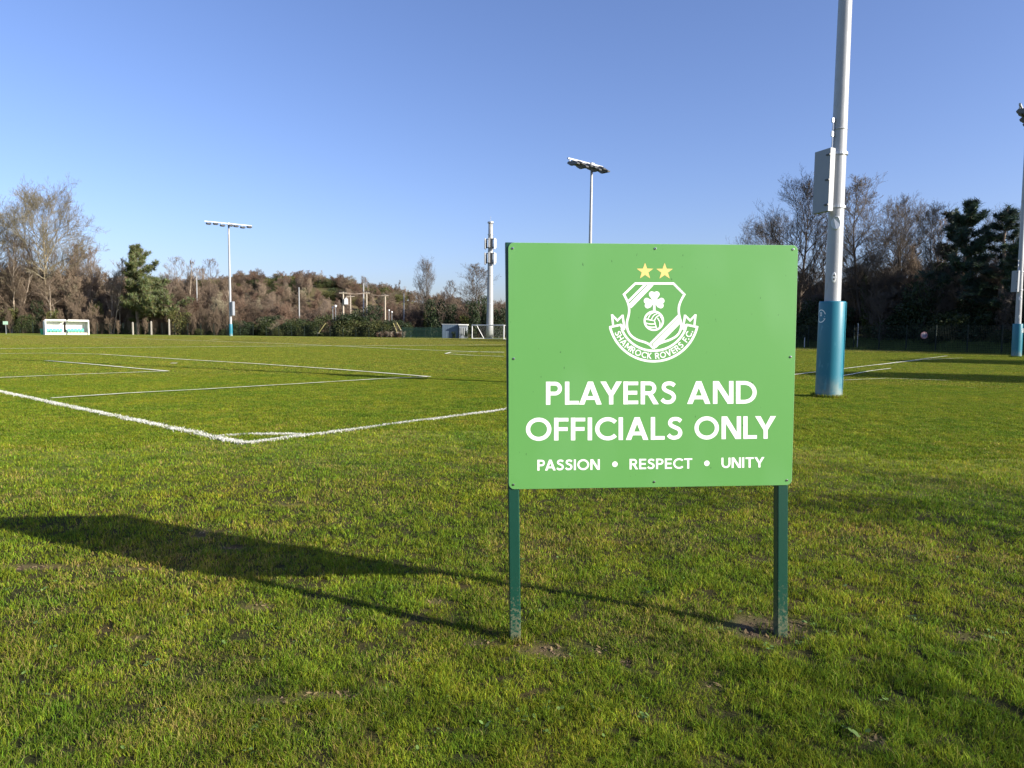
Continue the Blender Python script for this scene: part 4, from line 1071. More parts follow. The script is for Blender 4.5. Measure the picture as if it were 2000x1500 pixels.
for (x0, y0, x1, y1, Y, lb) in ((622, 651, 636, 631, 136, 'yellow leaning prop in front of the hedge left of the poles'), (776, 650, 768, 631, 136, 'left of two yellow leaning props by the palisade'), (783, 645, 775, 630, 136, 'right of two yellow leaning props by the palisade')):
    p0 = at(x0, y0, Y); p1 = at(x1, y1, Y); p0.z = max(p0.z, 0); t = thing('leaning_prop', p0, lb, 'prop', 'yellow leaning props'); mb = MB(); mb.tube([(0, 0, 0), p1 - p0], .065, 6); mb.build('shaft', M['yellow'], t); mb = MB(); mb.box((0, 0, .06), (.3, .3, .12)); mb.build('footing', M['concrete'], t)

# ------------------------------------------------------------------ terrain behind
def terrain(name, xs, ys, zf, mat):
    X, Y = np.meshgrid(xs, ys); Z = zf(X, Y); V = np.stack([X.ravel(), Y.ravel(), Z.ravel()], 1); nx = len(xs)
    i = np.arange((len(ys) - 1) * nx).reshape(-1, nx)[:, :-1].ravel()
    T = np.concatenate([np.stack([i, i + 1, i + nx + 1], 1), np.stack([i, i + nx + 1, i + nx], 1)])
    o = link(name, tri_mesh(name, V, T, mat, None, True)); tag(o, kind='structure'); return o
M['hill'] = principled('hill_scrub', (.13, .10, .055), .95, 0, .1, noise=(.08, 1.0, (.08, .085, .03)), bump=(.6, .6))
M['bank'] = principled('bank_grass', (.075, .105, .030), .95, 0, .1, noise=(.7, .9, (.12, .10, .045)), bump=(3, .6))
crest_px = np.array([-200, 0, 250, 340, 400, 480, 560, 640, 700, 790, 830, 950, 1100, 1500, 2300])
crest_py = np.array([600, 590, 585, 568, 560, 556, 556, 562, 574, 588, 598, 610, 620, 630, 640])
def hill_z(X, Y):
    px = 1000 + F * X / np.maximum(Y, 1); cp = np.interp(px, crest_px, crest_py)
    hor = 645.3 + (px - 1000) * .0105
    zc = CAMH + (hor - cp) / F * 245
    s = np.clip((Y - 160) / (245 - 160), 0, 1); s = s * s * (3 - 2 * s)
    back = np.clip((Y - 300) / 200, 0, 1)
    return -0.3 + zc * s * (1 - .5 * back) + (fbm(X, Y, .05, 3) - .5) * 3 * s
terrain('hill', np.linspace(-260, 60, 110), np.linspace(158, 420, 60), hill_z, M['hill'])
# wooded bank behind the right fence: runs parallel to the fence
fd = (frB - frA).normalized(); fn = Vector((-fd.y, fd.x, 0))
if fn.x < 0 and fn.y < 0: fn = -fn
if fn.y < 0: fn = -fn
def bank_z(s, t):
    k = np.clip(t / 16, 0, 1)
    return -.05 + 2.6 * k * k * (3 - 2 * k) * (1 + .2 * (fbm(s, t, .15, 9) - .5)) + .25 * (fbm(s, t, .6, 10) - .5) * k
def bank_point(s, t): p = frA + fd * s + fn * t; return Vector((p.x, p.y, float(bank_z(np.array([s]), np.array([t]))[0])))
ss = np.linspace(-60, 110, 120); ts = np.linspace(0.4, 60, 50)
SS, TS = np.meshgrid(ss, ts); ZZ = bank_z(SS, TS)
VX = frA.x + fd.x * SS + fn.x * TS; VY = frA.y + fd.y * SS + fn.y * TS
V = np.stack([VX.ravel(), VY.ravel(), ZZ.ravel()], 1); i = np.arange((len(ts) - 1) * len(ss)).reshape(-1, len(ss))[:, :-1].ravel(); nx = len(ss)
T = np.concatenate([np.stack([i, i + 1, i + nx + 1], 1), np.stack([i, i + nx + 1, i + nx], 1)])
tag(link('bank', tri_mesh('bank', V, T, M['bank'], None, True)), kind='structure')

# ------------------------------------------------------------------ trees
def rvec(r): return Vector((r.uniform(-1, 1), r.uniform(-1, 1), r.uniform(-1, 1)))
class TreeBuilder:
    def __init__(s, seed, H, spread=.5, limbs=16, start=.25, upness=.6, r0=None, dens=1.0, tw=.012, levels=4, bend=.15, stems=1, lean=0, twig_len=1.0):
        s.r = random.Random(seed); s.H = H; s.trunk = MB(); s.V = []; s.T = []; s.tw = tw; s.levels = levels; s.up = upness; s.dens = dens; s.bend = bend; s.tl = twig_len
        for q in range(stems):
            base = Vector((s.r.uniform(-.5, .5), s.r.uniform(-.5, .5), -.2)) * (1 if stems > 1 else 0)
            h = H * (1 if q == 0 else s.r.uniform(.65, .95)); d = Vector((s.r.uniform(-.1, .1) + lean, s.r.uniform(-.1, .1), 1)).normalized()
            if stems > 1: d = Vector((s.r.uniform(-.45, .45), s.r.uniform(-.3, .3), 1)).normalized()
            rr = (r0 or H * .016) * (1 if stems == 1 else .6)
            n = 9; pts = [base]; 
            for k in range(n):
                d = (d + rvec(s.r) * s.bend * .5 + Vector((0, 0, .12))).normalized(); pts.append(pts[-1] + d * h / n)
            rad = [rr * (1 - .93 * (k / n) ** .9) + .012 for k in range(n + 1)]
            s.trunk.tube(pts, rad, 7, cap=False)
            for k in range(int(limbs)):
                f = start + (1 - start) * ((k + s.r.random()) / limbs) ** .9; f = min(f, .985)
                i = int(f * n); t_ = f * n - i; p = pts[i].lerp(pts[min(i + 1, n)], t_); a = k * 2.4 + s.r.uniform(-.5, .5)
                shape = math.sin(math.pi * min(1, (f - start) / (1 - start) * .75 + .25)) ** .7
                L = H * spread * (.35 + .65 * shape) * s.r.uniform(.75, 1.15)
                dd = Vector((math.cos(a), math.sin(a), s.up + .5 * (f - start))).normalized()
                s.branch(p, dd, L, rad[i] * .55, 1)
    def branch(s, p, d, L, r, lv):
        n = 5 if lv < 3 else 3
        pts = [p]; q = d
        for k in range(n):
            q = (q + rvec(s.r) * (.28 if lv < 3 else .2) + Vector((0, 0, .07))).normalized(); pts.append(pts[-1] + q * L / n)
        if lv == 1: s.trunk.tube(pts, [max(r * (1 - .8 * k / n), s.tw * .9) for k in range(n + 1)], 5, cap=False)
        else: s.spike(pts, max(r, s.tw))
        if lv >= s.levels: return
        m = {1: 9, 2: 7, 3: 5, 4: 4}[lv] * s.dens; m = max(2, int(m + s.r.random()))
        for k in range(m):
            f = .22 + .78 * (k + s.r.random()) / m; f = min(f, .99); i = int(f * n); pp = pts[i].lerp(pts[min(i + 1, n)], f * n - i)
            dl = (pts[min(i + 1, n)] - pts[i]).normalized(); sd = rvec(s.r); sd = (sd - dl * sd.dot(dl)).normalized()
            nd = (dl * .75 + sd * .75 + Vector((0, 0, .22 * s.up))).normalized()
            s.branch(pp, nd, L * (.58 - .3 * f * .5) * s.r.uniform(.7, 1.2) * (s.tl if lv >= 2 else 1), r * .45, lv + 1)
    def spike(s, pts, r):
        k0 = len(s.V); d = (pts[-1] - pts[0]).normalized(); a = d.orthogonal().normalized(); b = d.cross(a)
        m = len(pts)
        for i, p in enumerate(pts[:-1]):
            rr = r * (1 - .6 * i / m)
            for t in (0, 2.09, 4.19): v = p + (a * math.cos(t) + b * math.sin(t)) * rr; s.V.append((v.x, v.y, v.z))
        s.V.append(tuple(pts[-1]))
        for i in range(m - 2):
            o = k0 + i * 3
            for j in range(3): j2 = (j + 1) % 3; s.T += [(o + j, o + j2, o + 3 + j2), (o + j, o + 3 + j2, o + 3 + j)]
        o = k0 + (m - 2) * 3; tip = k0 + (m - 1) * 3
        for j in range(3): s.T.append((o + j, o + (j + 1) % 3, tip))
    def meshes(s, name, bm_, tm_):
        return s.trunk.mesh(name + '_trunk', bm_, True), tri_mesh(name + '_crown', np.array(s.V), np.array(s.T), tm_)
NT = 0
def variants():
    D = {}
    tb = TreeBuilder(1, 20, .46, 26, .20, .85, .36, .95, .012, 5, .12); D['broad'] = (20, tb.meshes('broad', M['bark_olive'], M['twig_olive']))
    tb = TreeBuilder(2, 14, .17, 15, .25, 2.4, .17, .80, .011, 4, .18, twig_len=1.1, stems=2); D['slim'] = (14, tb.meshes('slim', M['bark_pale'], M['twig_pale']))
    tb = TreeBuilder(3, 14, .26, 18, .22, 1.9, .22, .8, .011, 4, .2, stems=2, twig_len=1.1); D['twin'] = (14, tb.meshes('twin', M['bark_pale'], M['twig_brown']))
    tb = TreeBuilder(4, 15, .42, 24, .20, .85, .26, .85, .009, 5, .22); D['round'] = (15, tb.meshes('round', M['bark_dark'], M['twig_dark']))
    tb = TreeBuilder(5, 17, .27, 28, .22, .9, .2, .8, .010, 5, .16); D['alder'] = (17, tb.meshes('alder', M['bark_dark'], M['twig_dark']))
    tb = TreeBuilder(6, 14, .22, 15, .2, 2.0, .20, .8, .010, 4, .25, stems=3, twig_len=1.1); D['multi'] = (14, tb.meshes('multi', M['bark_brown'], M['twig_pale']))
    tb = TreeBuilder(9, 16, .30, 12, .35, .9, .2, .8, .012, 4, .18, lean=.35); D['leaning'] = (16, tb.meshes('leaning', M['bark_pale'], M['twig_pale']))
    tb = TreeBuilder(12, 9, .36, 9, .35, .5, .20, .6, .030, 3, .3); D['sparse'] = (9, tb.meshes('sparse', M['bark_brown'], M['twig_brown']))
    return D
TV = variants()
def thicket(seed, H, mat, n=5):
    tb = TreeBuilder(seed, H, .28, 10, .06, 1.3, .10, .8, .013, 4, .3, stems=n, twig_len=1.1)
    V1 = np.array(tb.V); T1 = np.array(tb.T); o = len(V1); tv = np.array(tb.trunk.v); tf = []
    for f in tb.trunk.f: tf += [(f[0], f[1], f[2]), (f[0], f[2], f[3])]
    return tri_mesh('thicket', np.concatenate([V1, tv]), np.concatenate([T1, np.array(tf) + o]), mat)
THB = [thicket(21, 8, M['twig_brown']), thicket(22, 8, M['twig_red']), thicket(23, 8, M['twig_brown'], 4), thicket(24, 8, M['twig_olive'], 4)]
THD = [thicket(31, 8, M['twig_dark']), thicket(32, 8, M['twig_dark'], 4), thicket(33, 8, M['twig_brown'], 4)]

def leaf_blob(seed, n, rx, ry, rz, ls, col, lobes=7, zoff=None):
    r = np.random.default_rng(seed); zoff = rz if zoff is None else zoff
    C = r.uniform(-.6, .6, (lobes, 3)) * np.array([rx, ry, rz]); C[0] = 0; Rd = r.uniform(.35, .62, lobes)
    li = r.integers(0, lobes, n); d = r.normal(size=(n, 3)); d /= np.linalg.norm(d, axis=1)[:, None]
    rad = Rd[li][:, None] * (.55 + .5 * r.random((n, 1)))
    P = C[li] + d * rad * np.array([rx, ry, rz]); P[:, 2] += zoff
    P[:, 2] = np.maximum(P[:, 2], .02)
    u = r.normal(size=(n, 3)); u /= np.linalg.norm(u, axis=1)[:, None]; v = np.cross(u, r.normal(size=(n, 3))); v /= np.linalg.norm(v, axis=1)[:, None]
    s = (ls * r.uniform(.6, 1.4, n))[:, None]
    V = np.stack([P - u * s, P + v * s * .5, P + u * s, P - v * s * .5], 1).reshape(-1, 3)
    b = (np.arange(n) * 4)[:, None]; T = np.concatenate([b + [[0, 1, 2]], b + [[0, 2, 3]]])
    c = np.array(col)[None] * r.uniform(.55, 1.45, (n, 1)) * np.stack([r.uniform(.8, 1.25, n), np.ones(n), r.uniform(.8, 1.2, n)], 1)
    return tri_mesh('leaves', V, T, M['leaf'], np.repeat(c, 4, 0))
BUSH = [leaf_blob(41, 2600, 2.2, 2.0, 1.5, .11, (.045, .060, .018), 12), leaf_blob(42, 2600, 2.6, 2.0, 1.3, .10, (.065, .075, .022), 12), leaf_blob(43, 2600, 1.8, 1.8, 1.8, .11, (.028, .045, .016), 12), leaf_blob(44, 2600, 2.4, 2, 1.4, .10, (.11, .115, .035), 12)]
IVY = [leaf_blob(51, 3000, .8, .8, 3.2, .11, (.045, .07, .018), 9), leaf_blob(52, 2600, 1.1, 1.0, 2.4, .12, (.075, .09, .02), 8)]

PROTO = {}
def bare_tree(kind, px, Y, top, label, group, ivy=None, base=None, wide=1.0, rz=None, cat='tree'):
    H0, (mt, mc) = TV[kind]
    f = spot(px, Y) if base is None else base
    H = (height_at(px, top, Y) - f.z) if not isinstance(top, tuple) else top[0]
    s = H / H0; rz = random.uniform(0, 6.28) if rz is None else rz
    t = thing('bare_tree', f, label, cat, group, rz); t.scale = (s * wide, s * wide, s)
    link('trunk', mt, t); link('crown', mc, t)
    if ivy is not None:
        o = link('ivy', IVY[ivy[0]], t); o.scale = (ivy[1] / s, ivy[1] / s, ivy[2] / s); 
    return t

def pine(seed, H, spread, col, tiers=16, lean=0., name='pine', asym=0.0, start=.15, tuft=.55, tn=26, dens=1.0, flat=.75):
    r = random.Random(seed); tm = MB(); pts = [Vector((lean * H * (k / 8) ** 1.3, 0, H * k / 8)) for k in range(9)]
    pts = [p + Vector((r.uniform(-.12, .12), r.uniform(-.12, .12), 0)) for p in pts]
    tm.tube(pts, [H * .02 * (1 - .9 * k / 8) + .03 for k in range(9)], 7, cap=False)
    V = []; T = []; C = []
    def tuftf(p, sz, up=.5):
        g = r.uniform(.6, 1.4)
        for _ in range(tn):
            d = Vector((r.gauss(0, 1), r.gauss(0, 1), r.gauss(up, .8))).normalized(); L = sz * r.uniform(.6, 1.2); a = d.orthogonal().normalized() * sz * .075
            c0 = p + rvec(r) * sz * .25; k = len(V); V.extend([tuple(c0 - a), tuple(c0 + a), tuple(c0 + d * L)]); T.append((k, k + 1, k + 2)); c = [q * g * r.uniform(.75, 1.25) for q in col]; C.extend([c] * 3)
    for k in range(tiers):
        f = start + (1 - start) * (k + r.random() * .6) / tiers; i = min(7, int(f * 8)); p = pts[i].lerp(pts[i + 1], f * 8 - i)
        for j in range(4):
            a = r.uniform(0, 6.28); L = H * spread * (1 - f) ** flat * r.uniform(.4, 1.15) + .4
            if asym: L *= 1 + asym * math.cos(a)
            d = Vector((math.cos(a), math.sin(a), .12 + .45 * f)).normalized(); q = p; bp_ = [p]
            for m in range(5): d = (d + rvec(r) * .12 + Vector((0, 0, .05))).normalized(); bp_.append(bp_[-1] + d * L / 5)
            tm.tube(bp_, [.07 * H / 14 * (1 - .15 * m) for m in range(6)], 4, cap=False)
            nt_ = int((3 + L * 3.2) * dens)
            for m in range(nt_):
                ff = .3 + .7 * (m + r.random()) / nt_; ii = min(4, int(ff * 5)); c = bp_[ii].lerp(bp_[ii + 1], ff * 5 - ii) + Vector((r.gauss(0, .3), r.gauss(0, .3), r.gauss(.1, .15))) * L * .22
                tuftf(c, tuft * r.uniform(.7, 1.2))
    for m in range(10): tuftf(pts[-1] - Vector((0, 0, m * .25)) + rvec(r) * .25, tuft * .8, 1.)
    return tm.mesh(name + '_trunk', M['bark_brown'], True), tri_mesh(name + '_crown', np.array(V), np.array(T), M['needle'], np.array(C))
def conifer(ms, H0, px, Y, top, label, base=None, rz=0, wide=1.0, H=None, nm='pine_tree'):
    f = spot(px, Y) if base is None else base; h = H if H else height_at(px, top, Y) - f.z
    t = thing(nm, f, label, 'tree', rz=rz); s = h / H0; t.scale = (s * wide, s * wide, s); link('trunk', ms[0], t); link('crown', ms[1], t); return t

# --- left woods, one by one
GLW = 'bare trees of the left woods'
bare_tree('broad', 88, 146, 421, 'tallest broad bare tree with olive twigs above the dugout', GLW, ivy=(1, 1.3, 1.1), rz=.5, wide=.92)
bare_tree('broad', -34, 150, 442, 'broad bare tree cut by the left frame edge', GLW, rz=2.2)
bare_tree('leaning', 96, 140, 555, 'leaning pale bare trunk crossing behind the dugout', GLW, rz=.1, wide=1.5)
bare_tree('slim', 152, 149, 462, 'slender bare tree right behind the tallest broad one', GLW)
bare_tree('multi', 172, 147, 480, 'many-stemmed bare tree right of the dugout roof', GLW)
bare_tree('twin', 190, 150, 492, 'twin-stemmed bare tree halfway between dugout and leaning conifer', GLW)
bare_tree('slim', 214, 142, 508, 'pale slim bare tree with forked stems left of the leaning conifer', GLW, wide=1.2)
bare_tree('slim', 236, 143, 498, 'pale slim bare tree touching the left side of the leaning conifer', GLW, rz=1)
bare_tree('twin', 22, 141, 470, 'twin pale bare tree between frame edge and tallest broad tree', GLW)
bare_tree('multi', 55, 143, 520, 'shorter many-stemmed bare tree left of the dugout', GLW)
bare_tree('slim', 250, 150, 482, 'faint tall bare tree rising behind the leaning conifer', GLW)
bare_tree('multi', 338, 150, 504, 'many-stemmed bare tree right behind the leaning conifer', GLW)
bare_tree('slim', 362, 148, 512, 'slim bare tree second right of the leaning conifer', GLW)
bare_tree('multi', 397, 149, 508, 'bare tree with spreading top left of the blue-footed mast', GLW, ivy=(0, 1.0, .8), wide=1.1)
bare_tree('slim', 420, 146, 540, 'low slim bare tree touching the blue-footed mast', GLW)
bare_tree('round', 830, 150, 533, 'tall ivy-topped bare tree left of the phone mast', 'bare trees by the phone mast', ivy=(1, 1.0, 1.6), wide=.5)
bare_tree('multi', 868, 150, 550, 'low bushy bare tree above the container', 'bare trees by the phone mast')
bare_tree('alder', 914, 150, 530, 'pointed bare tree just left of the phone mast', 'bare trees by the phone mast', ivy=(1, 1.3, 1.0), wide=1.35)
bare_tree('multi', 985, 152, 568, 'bare tree partly hidden by the left edge of the sign', 'bare trees by the phone mast')
LP = pine(61, 15, .34, (.085, .100, .034), 22, -.03, 'leaning_pine', asym=.75, start=.14, tuft=.60, tn=22, dens=2.0)
conifer(LP, 15, 270, 139.5, 484, 'broad leaning green conifer standing among bare trees on the left', nm='leaning_conifer', wide=1.0)
bare_tree('slim', 468, 165, 612, 'small pale bare tree low on the hill slope', GLW)
# --- dark evergreens low by the poles
for (px, Y, top, k, w_, lb) in ((848, 143, 598, 2, 1.25, 'dark evergreen bush above the green palisade'), (880, 146, 606, 2, .9, 'dark bush directly behind the container'), (925, 143, 600, 2, 1.1, 'dark green bush between cabin and phone mast'), (946, 145, 592, 2, .9, 'tall dark bush touching the left of the phone mast'), (976, 143, 612, 2, 1.2, 'dark bush behind the goal beside the sign edge'),
                               (912, 132, 648, 2, .3, 'small dark shrub in front of the grey cabin'), (886, 131.5, 650, 2, .3, 'low dark shrub in front of the container'),
                               (635, 142, 610, 1, 1.0, 'dark hedge bush left of the transformer pole'), (700, 142, 606, 0, 1.1, 'rounded green bush between the wooden poles'), (728, 143, 608, 2, 1.2, 'dark rounded bush right of the middle pole'),
                               (45, 139, 615, 0, .9, 'green bush left of the dugout by the fence'), (22, 141, 600, 3, .8, 'leaning ivy-green bush at the far left'), (78, 141, 598, 2, .8, 'dark ivy bush behind the litter bin'), (190, 141, 590, 3, .7, 'tall ivy-green clump right of the dugout'), (105, 141, 605, 3, .8, 'mossy green clump behind the dugout roof'), (350, 139, 605, 3, 1.0, 'olive bush under the right side of the leaning conifer')):
    f = spot(px, Y); h = height_at(px, top, Y); t = thing('shrub', f, lb, 'bush', 'shrubs along the far fence', random.uniform(0, 6)); zmax = 2.6
    s = h / 2.75; t.scale = (w_, w_, s)
    link('foliage', BUSH[k], t)
    mb = MB(); mb.tube([(0, 0, 0), (.1, 0, 1.4)], [.10, .05], 5); mb.tube([(0, 0, .2), (-.6, .2, 1.6)], [.07, .03], 5); link('stem', mb.mesh('stem', M['bark_dark']), t)

# --- scattered masses
def mass(name, zone, n, srcs, label, cat, hf, zf=None, wide=(.8, 1.3), seed=0, weights=None):
    r = np.random.default_rng(seed); P = []; RR = []; SC = []; ID = []
    while len(P) < n:
        px = r.uniform(zone[0], zone[1]); Y = r.uniform(zone[2], zone[3]); x = (px - 1000) / F * Y
        h = hf(px, Y, r)
        if h is None: continue
        z = float(zf(np.array([x]), np.array([Y]))[0]) if zf else 0
        P.append((x, Y, z - .1)); RR.append((0, 0, r.uniform(0, 6.28))); w_ = r.uniform(*wide); SC.append((h * w_, h * w_, h)); ID.append(r.choice(len(srcs), p=weights))
    return scatter(name, np.array(P), np.array(RR), np.array(SC), np.array(ID), srcs, label, cat)
def left_h(px, Y, r):
    tgt = np.interp(px, [-200, 0, 120, 240, 330, 450, 520, 640, 780, 1000], [505, 518, 528, 545, 560, 575, 590, 606, 604, 596])
    hor = 645.3 + (px - 1000) * .0105
    return ((hor - tgt) / F * Y + CAMH) / 8 * r.uniform(.6, 1.03)
mass('distant_wood', (-170, 470, 143, 172), 260, THB, 'tangle of brown bare scrub filling the left woods', 'woodland', left_h, seed=1, wide=(.9, 1.4), weights=[.35, .3, .25, .1])
mass('distant_wood', (440, 1010, 150, 172), 190, THB, 'red brown bare scrub at the foot of the hill', 'woodland', left_h, seed=2, wide=(1.0, 1.6), weights=[.3, .35, .2, .15])
SLIM = []
for kk in ('slim', 'twin', 'multi'):
    mt, mc = TV[kk][1]; nv = len(mt.vertices); a = np.zeros(nv * 3, np.float32); mt.vertices.foreach_get('co', a); tv = a.reshape(-1, 3)
    mt.calc_loop_triangles(); tt = np.zeros(len(mt.loop_triangles) * 3, np.int32); mt.loop_triangles.foreach_get('vertices', tt)
    a = np.zeros(len(mc.vertices) * 3, np.float32); mc.vertices.foreach_get('co', a); cv = a.reshape(-1, 3); mc.calc_loop_triangles(); ct = np.zeros(len(mc.loop_triangles) * 3, np.int32); mc.loop_triangles.foreach_get('vertices', ct)
    SLIM.append(tri_mesh('slender_tree', np.concatenate([tv, cv]), np.concatenate([tt.reshape(-1, 3), ct.reshape(-1, 3) + nv]), M['twig_pale' if kk != 'multi' else 'bark_brown']))
mass('distant_wood', (360, 1000, 172, 235), 60, SLIM, 'pale slender bare trees standing thinly before the hill', 'woodland', lambda px, Y, r: r.uniform(.28, .5), hill_z, seed=21, wide=(.9, 1.3))
mass('distant_wood', (-170, 400, 142, 165), 60, SLIM, 'pale slender bare trees standing among the scrub of the left woods', 'woodland', lambda px, Y, r: r.uniform(.5, .95), seed=22, wide=(.8, 1.1))
def hill_h(px, Y, r):
    if 395 < px < 460 and Y > 215 and r.random() < .6: return None
    return r.uniform(.35, .62) * (1.0 if px < 760 else .85)
mass('hill_scrub', (200, 1030, 168, 262), 620, THB, 'brown winter scrub covering the hill', 'woodland', hill_h, hill_z, seed=3, wide=(1.2, 1.9), weights=[.35, .35, .2, .1])
def gorse_h(px, Y, r):
    k = 0
    if 540 < px < 790 and Y > 225: k = .95
    elif 480 < px < 700 and Y > 205: k = .55
    elif 340 < px < 480 and Y > 225: k = .35
    elif Y > 190: k = .04
    return r.uniform(.6, 1.15) if r.random() < k else None
mass('gorse', (330, 800, 190, 262), 230, [BUSH[1], BUSH[3], BUSH[0], BUSH[3]], 'green gorse bushes on the crest of the hill', 'bushes', gorse_h, hill_z, seed=4)
def hedge_h(px, Y, r):
    tgt = np.interp(px, [400, 470, 560, 640, 700, 760, 800], [640, 630, 622, 626, 618, 628, 634]); hor = 645.3 + (px - 1000) * .0105
    return ((hor - tgt) / F * Y + CAMH) / 2.75 * r.uniform(.5, 1.05)
mass('hedge', (440, 790, 138.5, 147), 110, [BUSH[0], BUSH[2], BUSH[1]], 'low dark green hedge behind the fence before the hill', 'hedge', hedge_h, seed=5, wide=(.8, 1.1))
mass('hedge', (440, 790, 139, 150), 70, [THB[0], THB[3], THB[1]], 'brown winter twigs mixed through the low hedge', 'hedge', lambda px, Y, r: hedge_h(px, Y, r) * 2.75 / 8 * 1.1, seed=15, wide=(1.2, 1.8))
mass('undergrowth', (-170, 460, 138, 146), 170, [BUSH[0], BUSH[1], BUSH[2], THB[0], THB[2]], 'brambles and low green undergrowth behind the left fence', 'undergrowth', lambda px, Y, r: r.uniform(.35, .8), seed=6, wide=(.5, .8), weights=[.16, .12, .12, .3, .3])
mass('undergrowth', (-170, 1000, 128, 138.5), 0, BUSH, '', '', lambda px, Y, r: .2) if False else None
# rocks on the crest
for (px, top, Y, s, lb) in ((420, 556, 238, 3.4, 'grey rock outcrop at the left end of the hill crest'), (446, 560, 236, 2.3, 'small pale rock right of the leftmost outcrop'), (512, 548, 240, 3.6, 'rounded rock mound on the hill crest right of the blue-footed mast'), (535, 552, 238, 4.2, 'broad grey rock slab below the gorse')):
    p = at(px, top + 3, Y); r = random.Random(px); V = []; n = 10; mb = MB(); vs = []
    for i in range(7):
        for k in range(n):
            ph = math.pi * i / 6; th = 2 * math.pi * k / n; q = s * r.uniform(.8, 1.15); vs.append((q * 1.5 * math.sin(ph) * math.cos(th), q * math.sin(ph) * math.sin(th), q * .7 * math.cos(ph)))
    mb.add(vs, [(i * n + k, i * n + (k + 1) % n, (i + 1) * n + (k + 1) % n, (i + 1) * n + k) for i in range(6) for k in range(n)])
    o = mb.build('rock_outcrop', M['rock'], None); o.location = p - Vector((0, 0, s * .5)); tag(o, lb, 'rock', 'rocks on the hill crest')

# dead grass tussocks near the palisade
o = scatter('dry_grass', *(lambda n: (np.array([[*(spot(random.uniform(735, 790), random.uniform(134.5, 138.5)))[:2], 0] for _ in range(n)]), np.stack([np.zeros(n), np.zeros(n), RNG.uniform(0, 6, n)], 1), np.stack([RNG.uniform(.09, .16, n)] * 3, 1), RNG.integers(0, 2, n)))(70), [thicket(71, 8, M['bark_pale']), THB[1]], 'pale dead grass and stalks left of the palisade fence', 'dry grass')

# --- right woods, on the bank
GRW = 'bare trees of the right woods'
def rt_base(px, t):
    """foot on the bank at column px, t metres behind the fence"""
    best = None
    for k in range(0, 260):
        s = -50 + k * .6; p = frA + fd * s + fn * t; v = Vector((p.x, p.y, 1)) - CAM; u = 1000 + F * v.dot(rt) / v.dot(fwd)
        if best is None or abs(u - px) < best[0]: best = (abs(u - px), s)
    return bank_point(best[1], t)
def rtree(kind, px, t, top, label, **kw):
    b = rt_base(px, t); return bare_tree(kind, px, b.y, top, label, GRW, base=b, **kw)
rtree('round', 1556, 9, 404, 'rounded bare tree above the top right corner of the sign', ivy=(0, .9, 1.0), wide=.95, rz=2.0)
rtree('round', 1506, 14, 462, 'lower bare tree whose twigs show over the top edge of the sign', wide=1.0)
rtree('alder', 1606, 12, 452, 'bare tree hidden behind the near mast cabinet')
rtree('alder', 1692, 8, 377, 'tallest bare tree just right of the near mast', ivy=(0, .8, 1.3), wide=1.15, rz=1.3)
rtree('round', 1738, 12, 440, 'bare tree with dark ivy stem right of the tallest one', ivy=(1, .9, 1.1))
rtree('alder', 1764, 15, 408, 'thin spindly bare tree rising above its neighbours', wide=.6)
rtree('multi', 1800, 14, 432, 'many-stemmed bare tree left of the dark pines')
rtree('alder', 1826, 10, 425, 'bare tree standing against the left side of the pines', wide=.9)
rtree('round', 1978, 13, 448, 'bare tree between the right pine and the right mast')
rtree('multi', 1645, 9, 480, 'low many-stemmed bare tree behind the near mast')
rtree('round', 1710, 7, 520, 'low dark bare tree in the middle of the right woods', ivy=(1, 1.2, .6))
rtree('multi', 1905, 18, 450, 'bare tree seen in the gap between the two pines')
RP = [pine(81, 16, .34, (.038, .062, .036), 11, .0, 'pine_a', start=.25, tuft=.75, tn=30, dens=1.25, flat=.45), pine(82, 16, .27, (.038, .06, .036), 11, .03, 'pine_b', start=.2, tuft=.72, tn=30, dens=1.25, flat=.5)]
b = rt_base(1872, 9); conifer(RP[0], 16, 1872, b.y, 402, 'larger left pine with two dark heads in the right woods', base=b, rz=1)
b = rt_base(1858, 12); conifer(RP[1], 16, 1852, b.y, 412, 'narrow dark pine joined to the left of the larger pine', base=b, rz=2.5)
b = rt_base(1942, 9); conifer(RP[1], 16, 1940, b.y, 404, 'slimmer right pine beside the right mast', base=b, rz=.4, wide=1.1)
b = rt_base(1990, 7); conifer(RP[0], 16, 1990, b.y, 470, 'short dark pine behind the right mast', base=b, rz=4, wide=.9)
def bank_mass(name, n, s0, s1, t0, t1, srcs, hs, label, cat, seed, wide=(.9, 1.4)):
    r = np.random.default_rng(seed); P = []; SC = []
    for _ in range(n):
        s = r.uniform(s0, s1); t = r.uniform(t0, t1); p = bank_point(s, t); P.append((p.x, p.y, p.z - .1)); h = r.uniform(*hs); w_ = r.uniform(*wide); SC.append((h * w_, h * w_, h))
    return scatter(name, np.array(P), np.stack([np.zeros(n), np.zeros(n), r.uniform(0, 6.28, n)], 1), np.array(SC), r.integers(0, len(srcs), n), srcs, label, cat)
bank_mass('dark_wood', 230, -45, 75, 6, 24, THD, (.55, 1.05), 'dark tangled winter undergrowth of the right woods', 'woodland', 11)
bank_mass('undergrowth', 150, -45, 75, 5, 12, [BUSH[0], BUSH[2], BUSH[2]], (.5, 1.3), 'dark ivy and bramble bushes on the right bank', 'undergrowth', 12)
bank_mass('dark_wood', 90, -45, 95, 20, 40, THD, (.8, 1.2), 'deeper dark trees behind the right woods', 'woodland', 14)
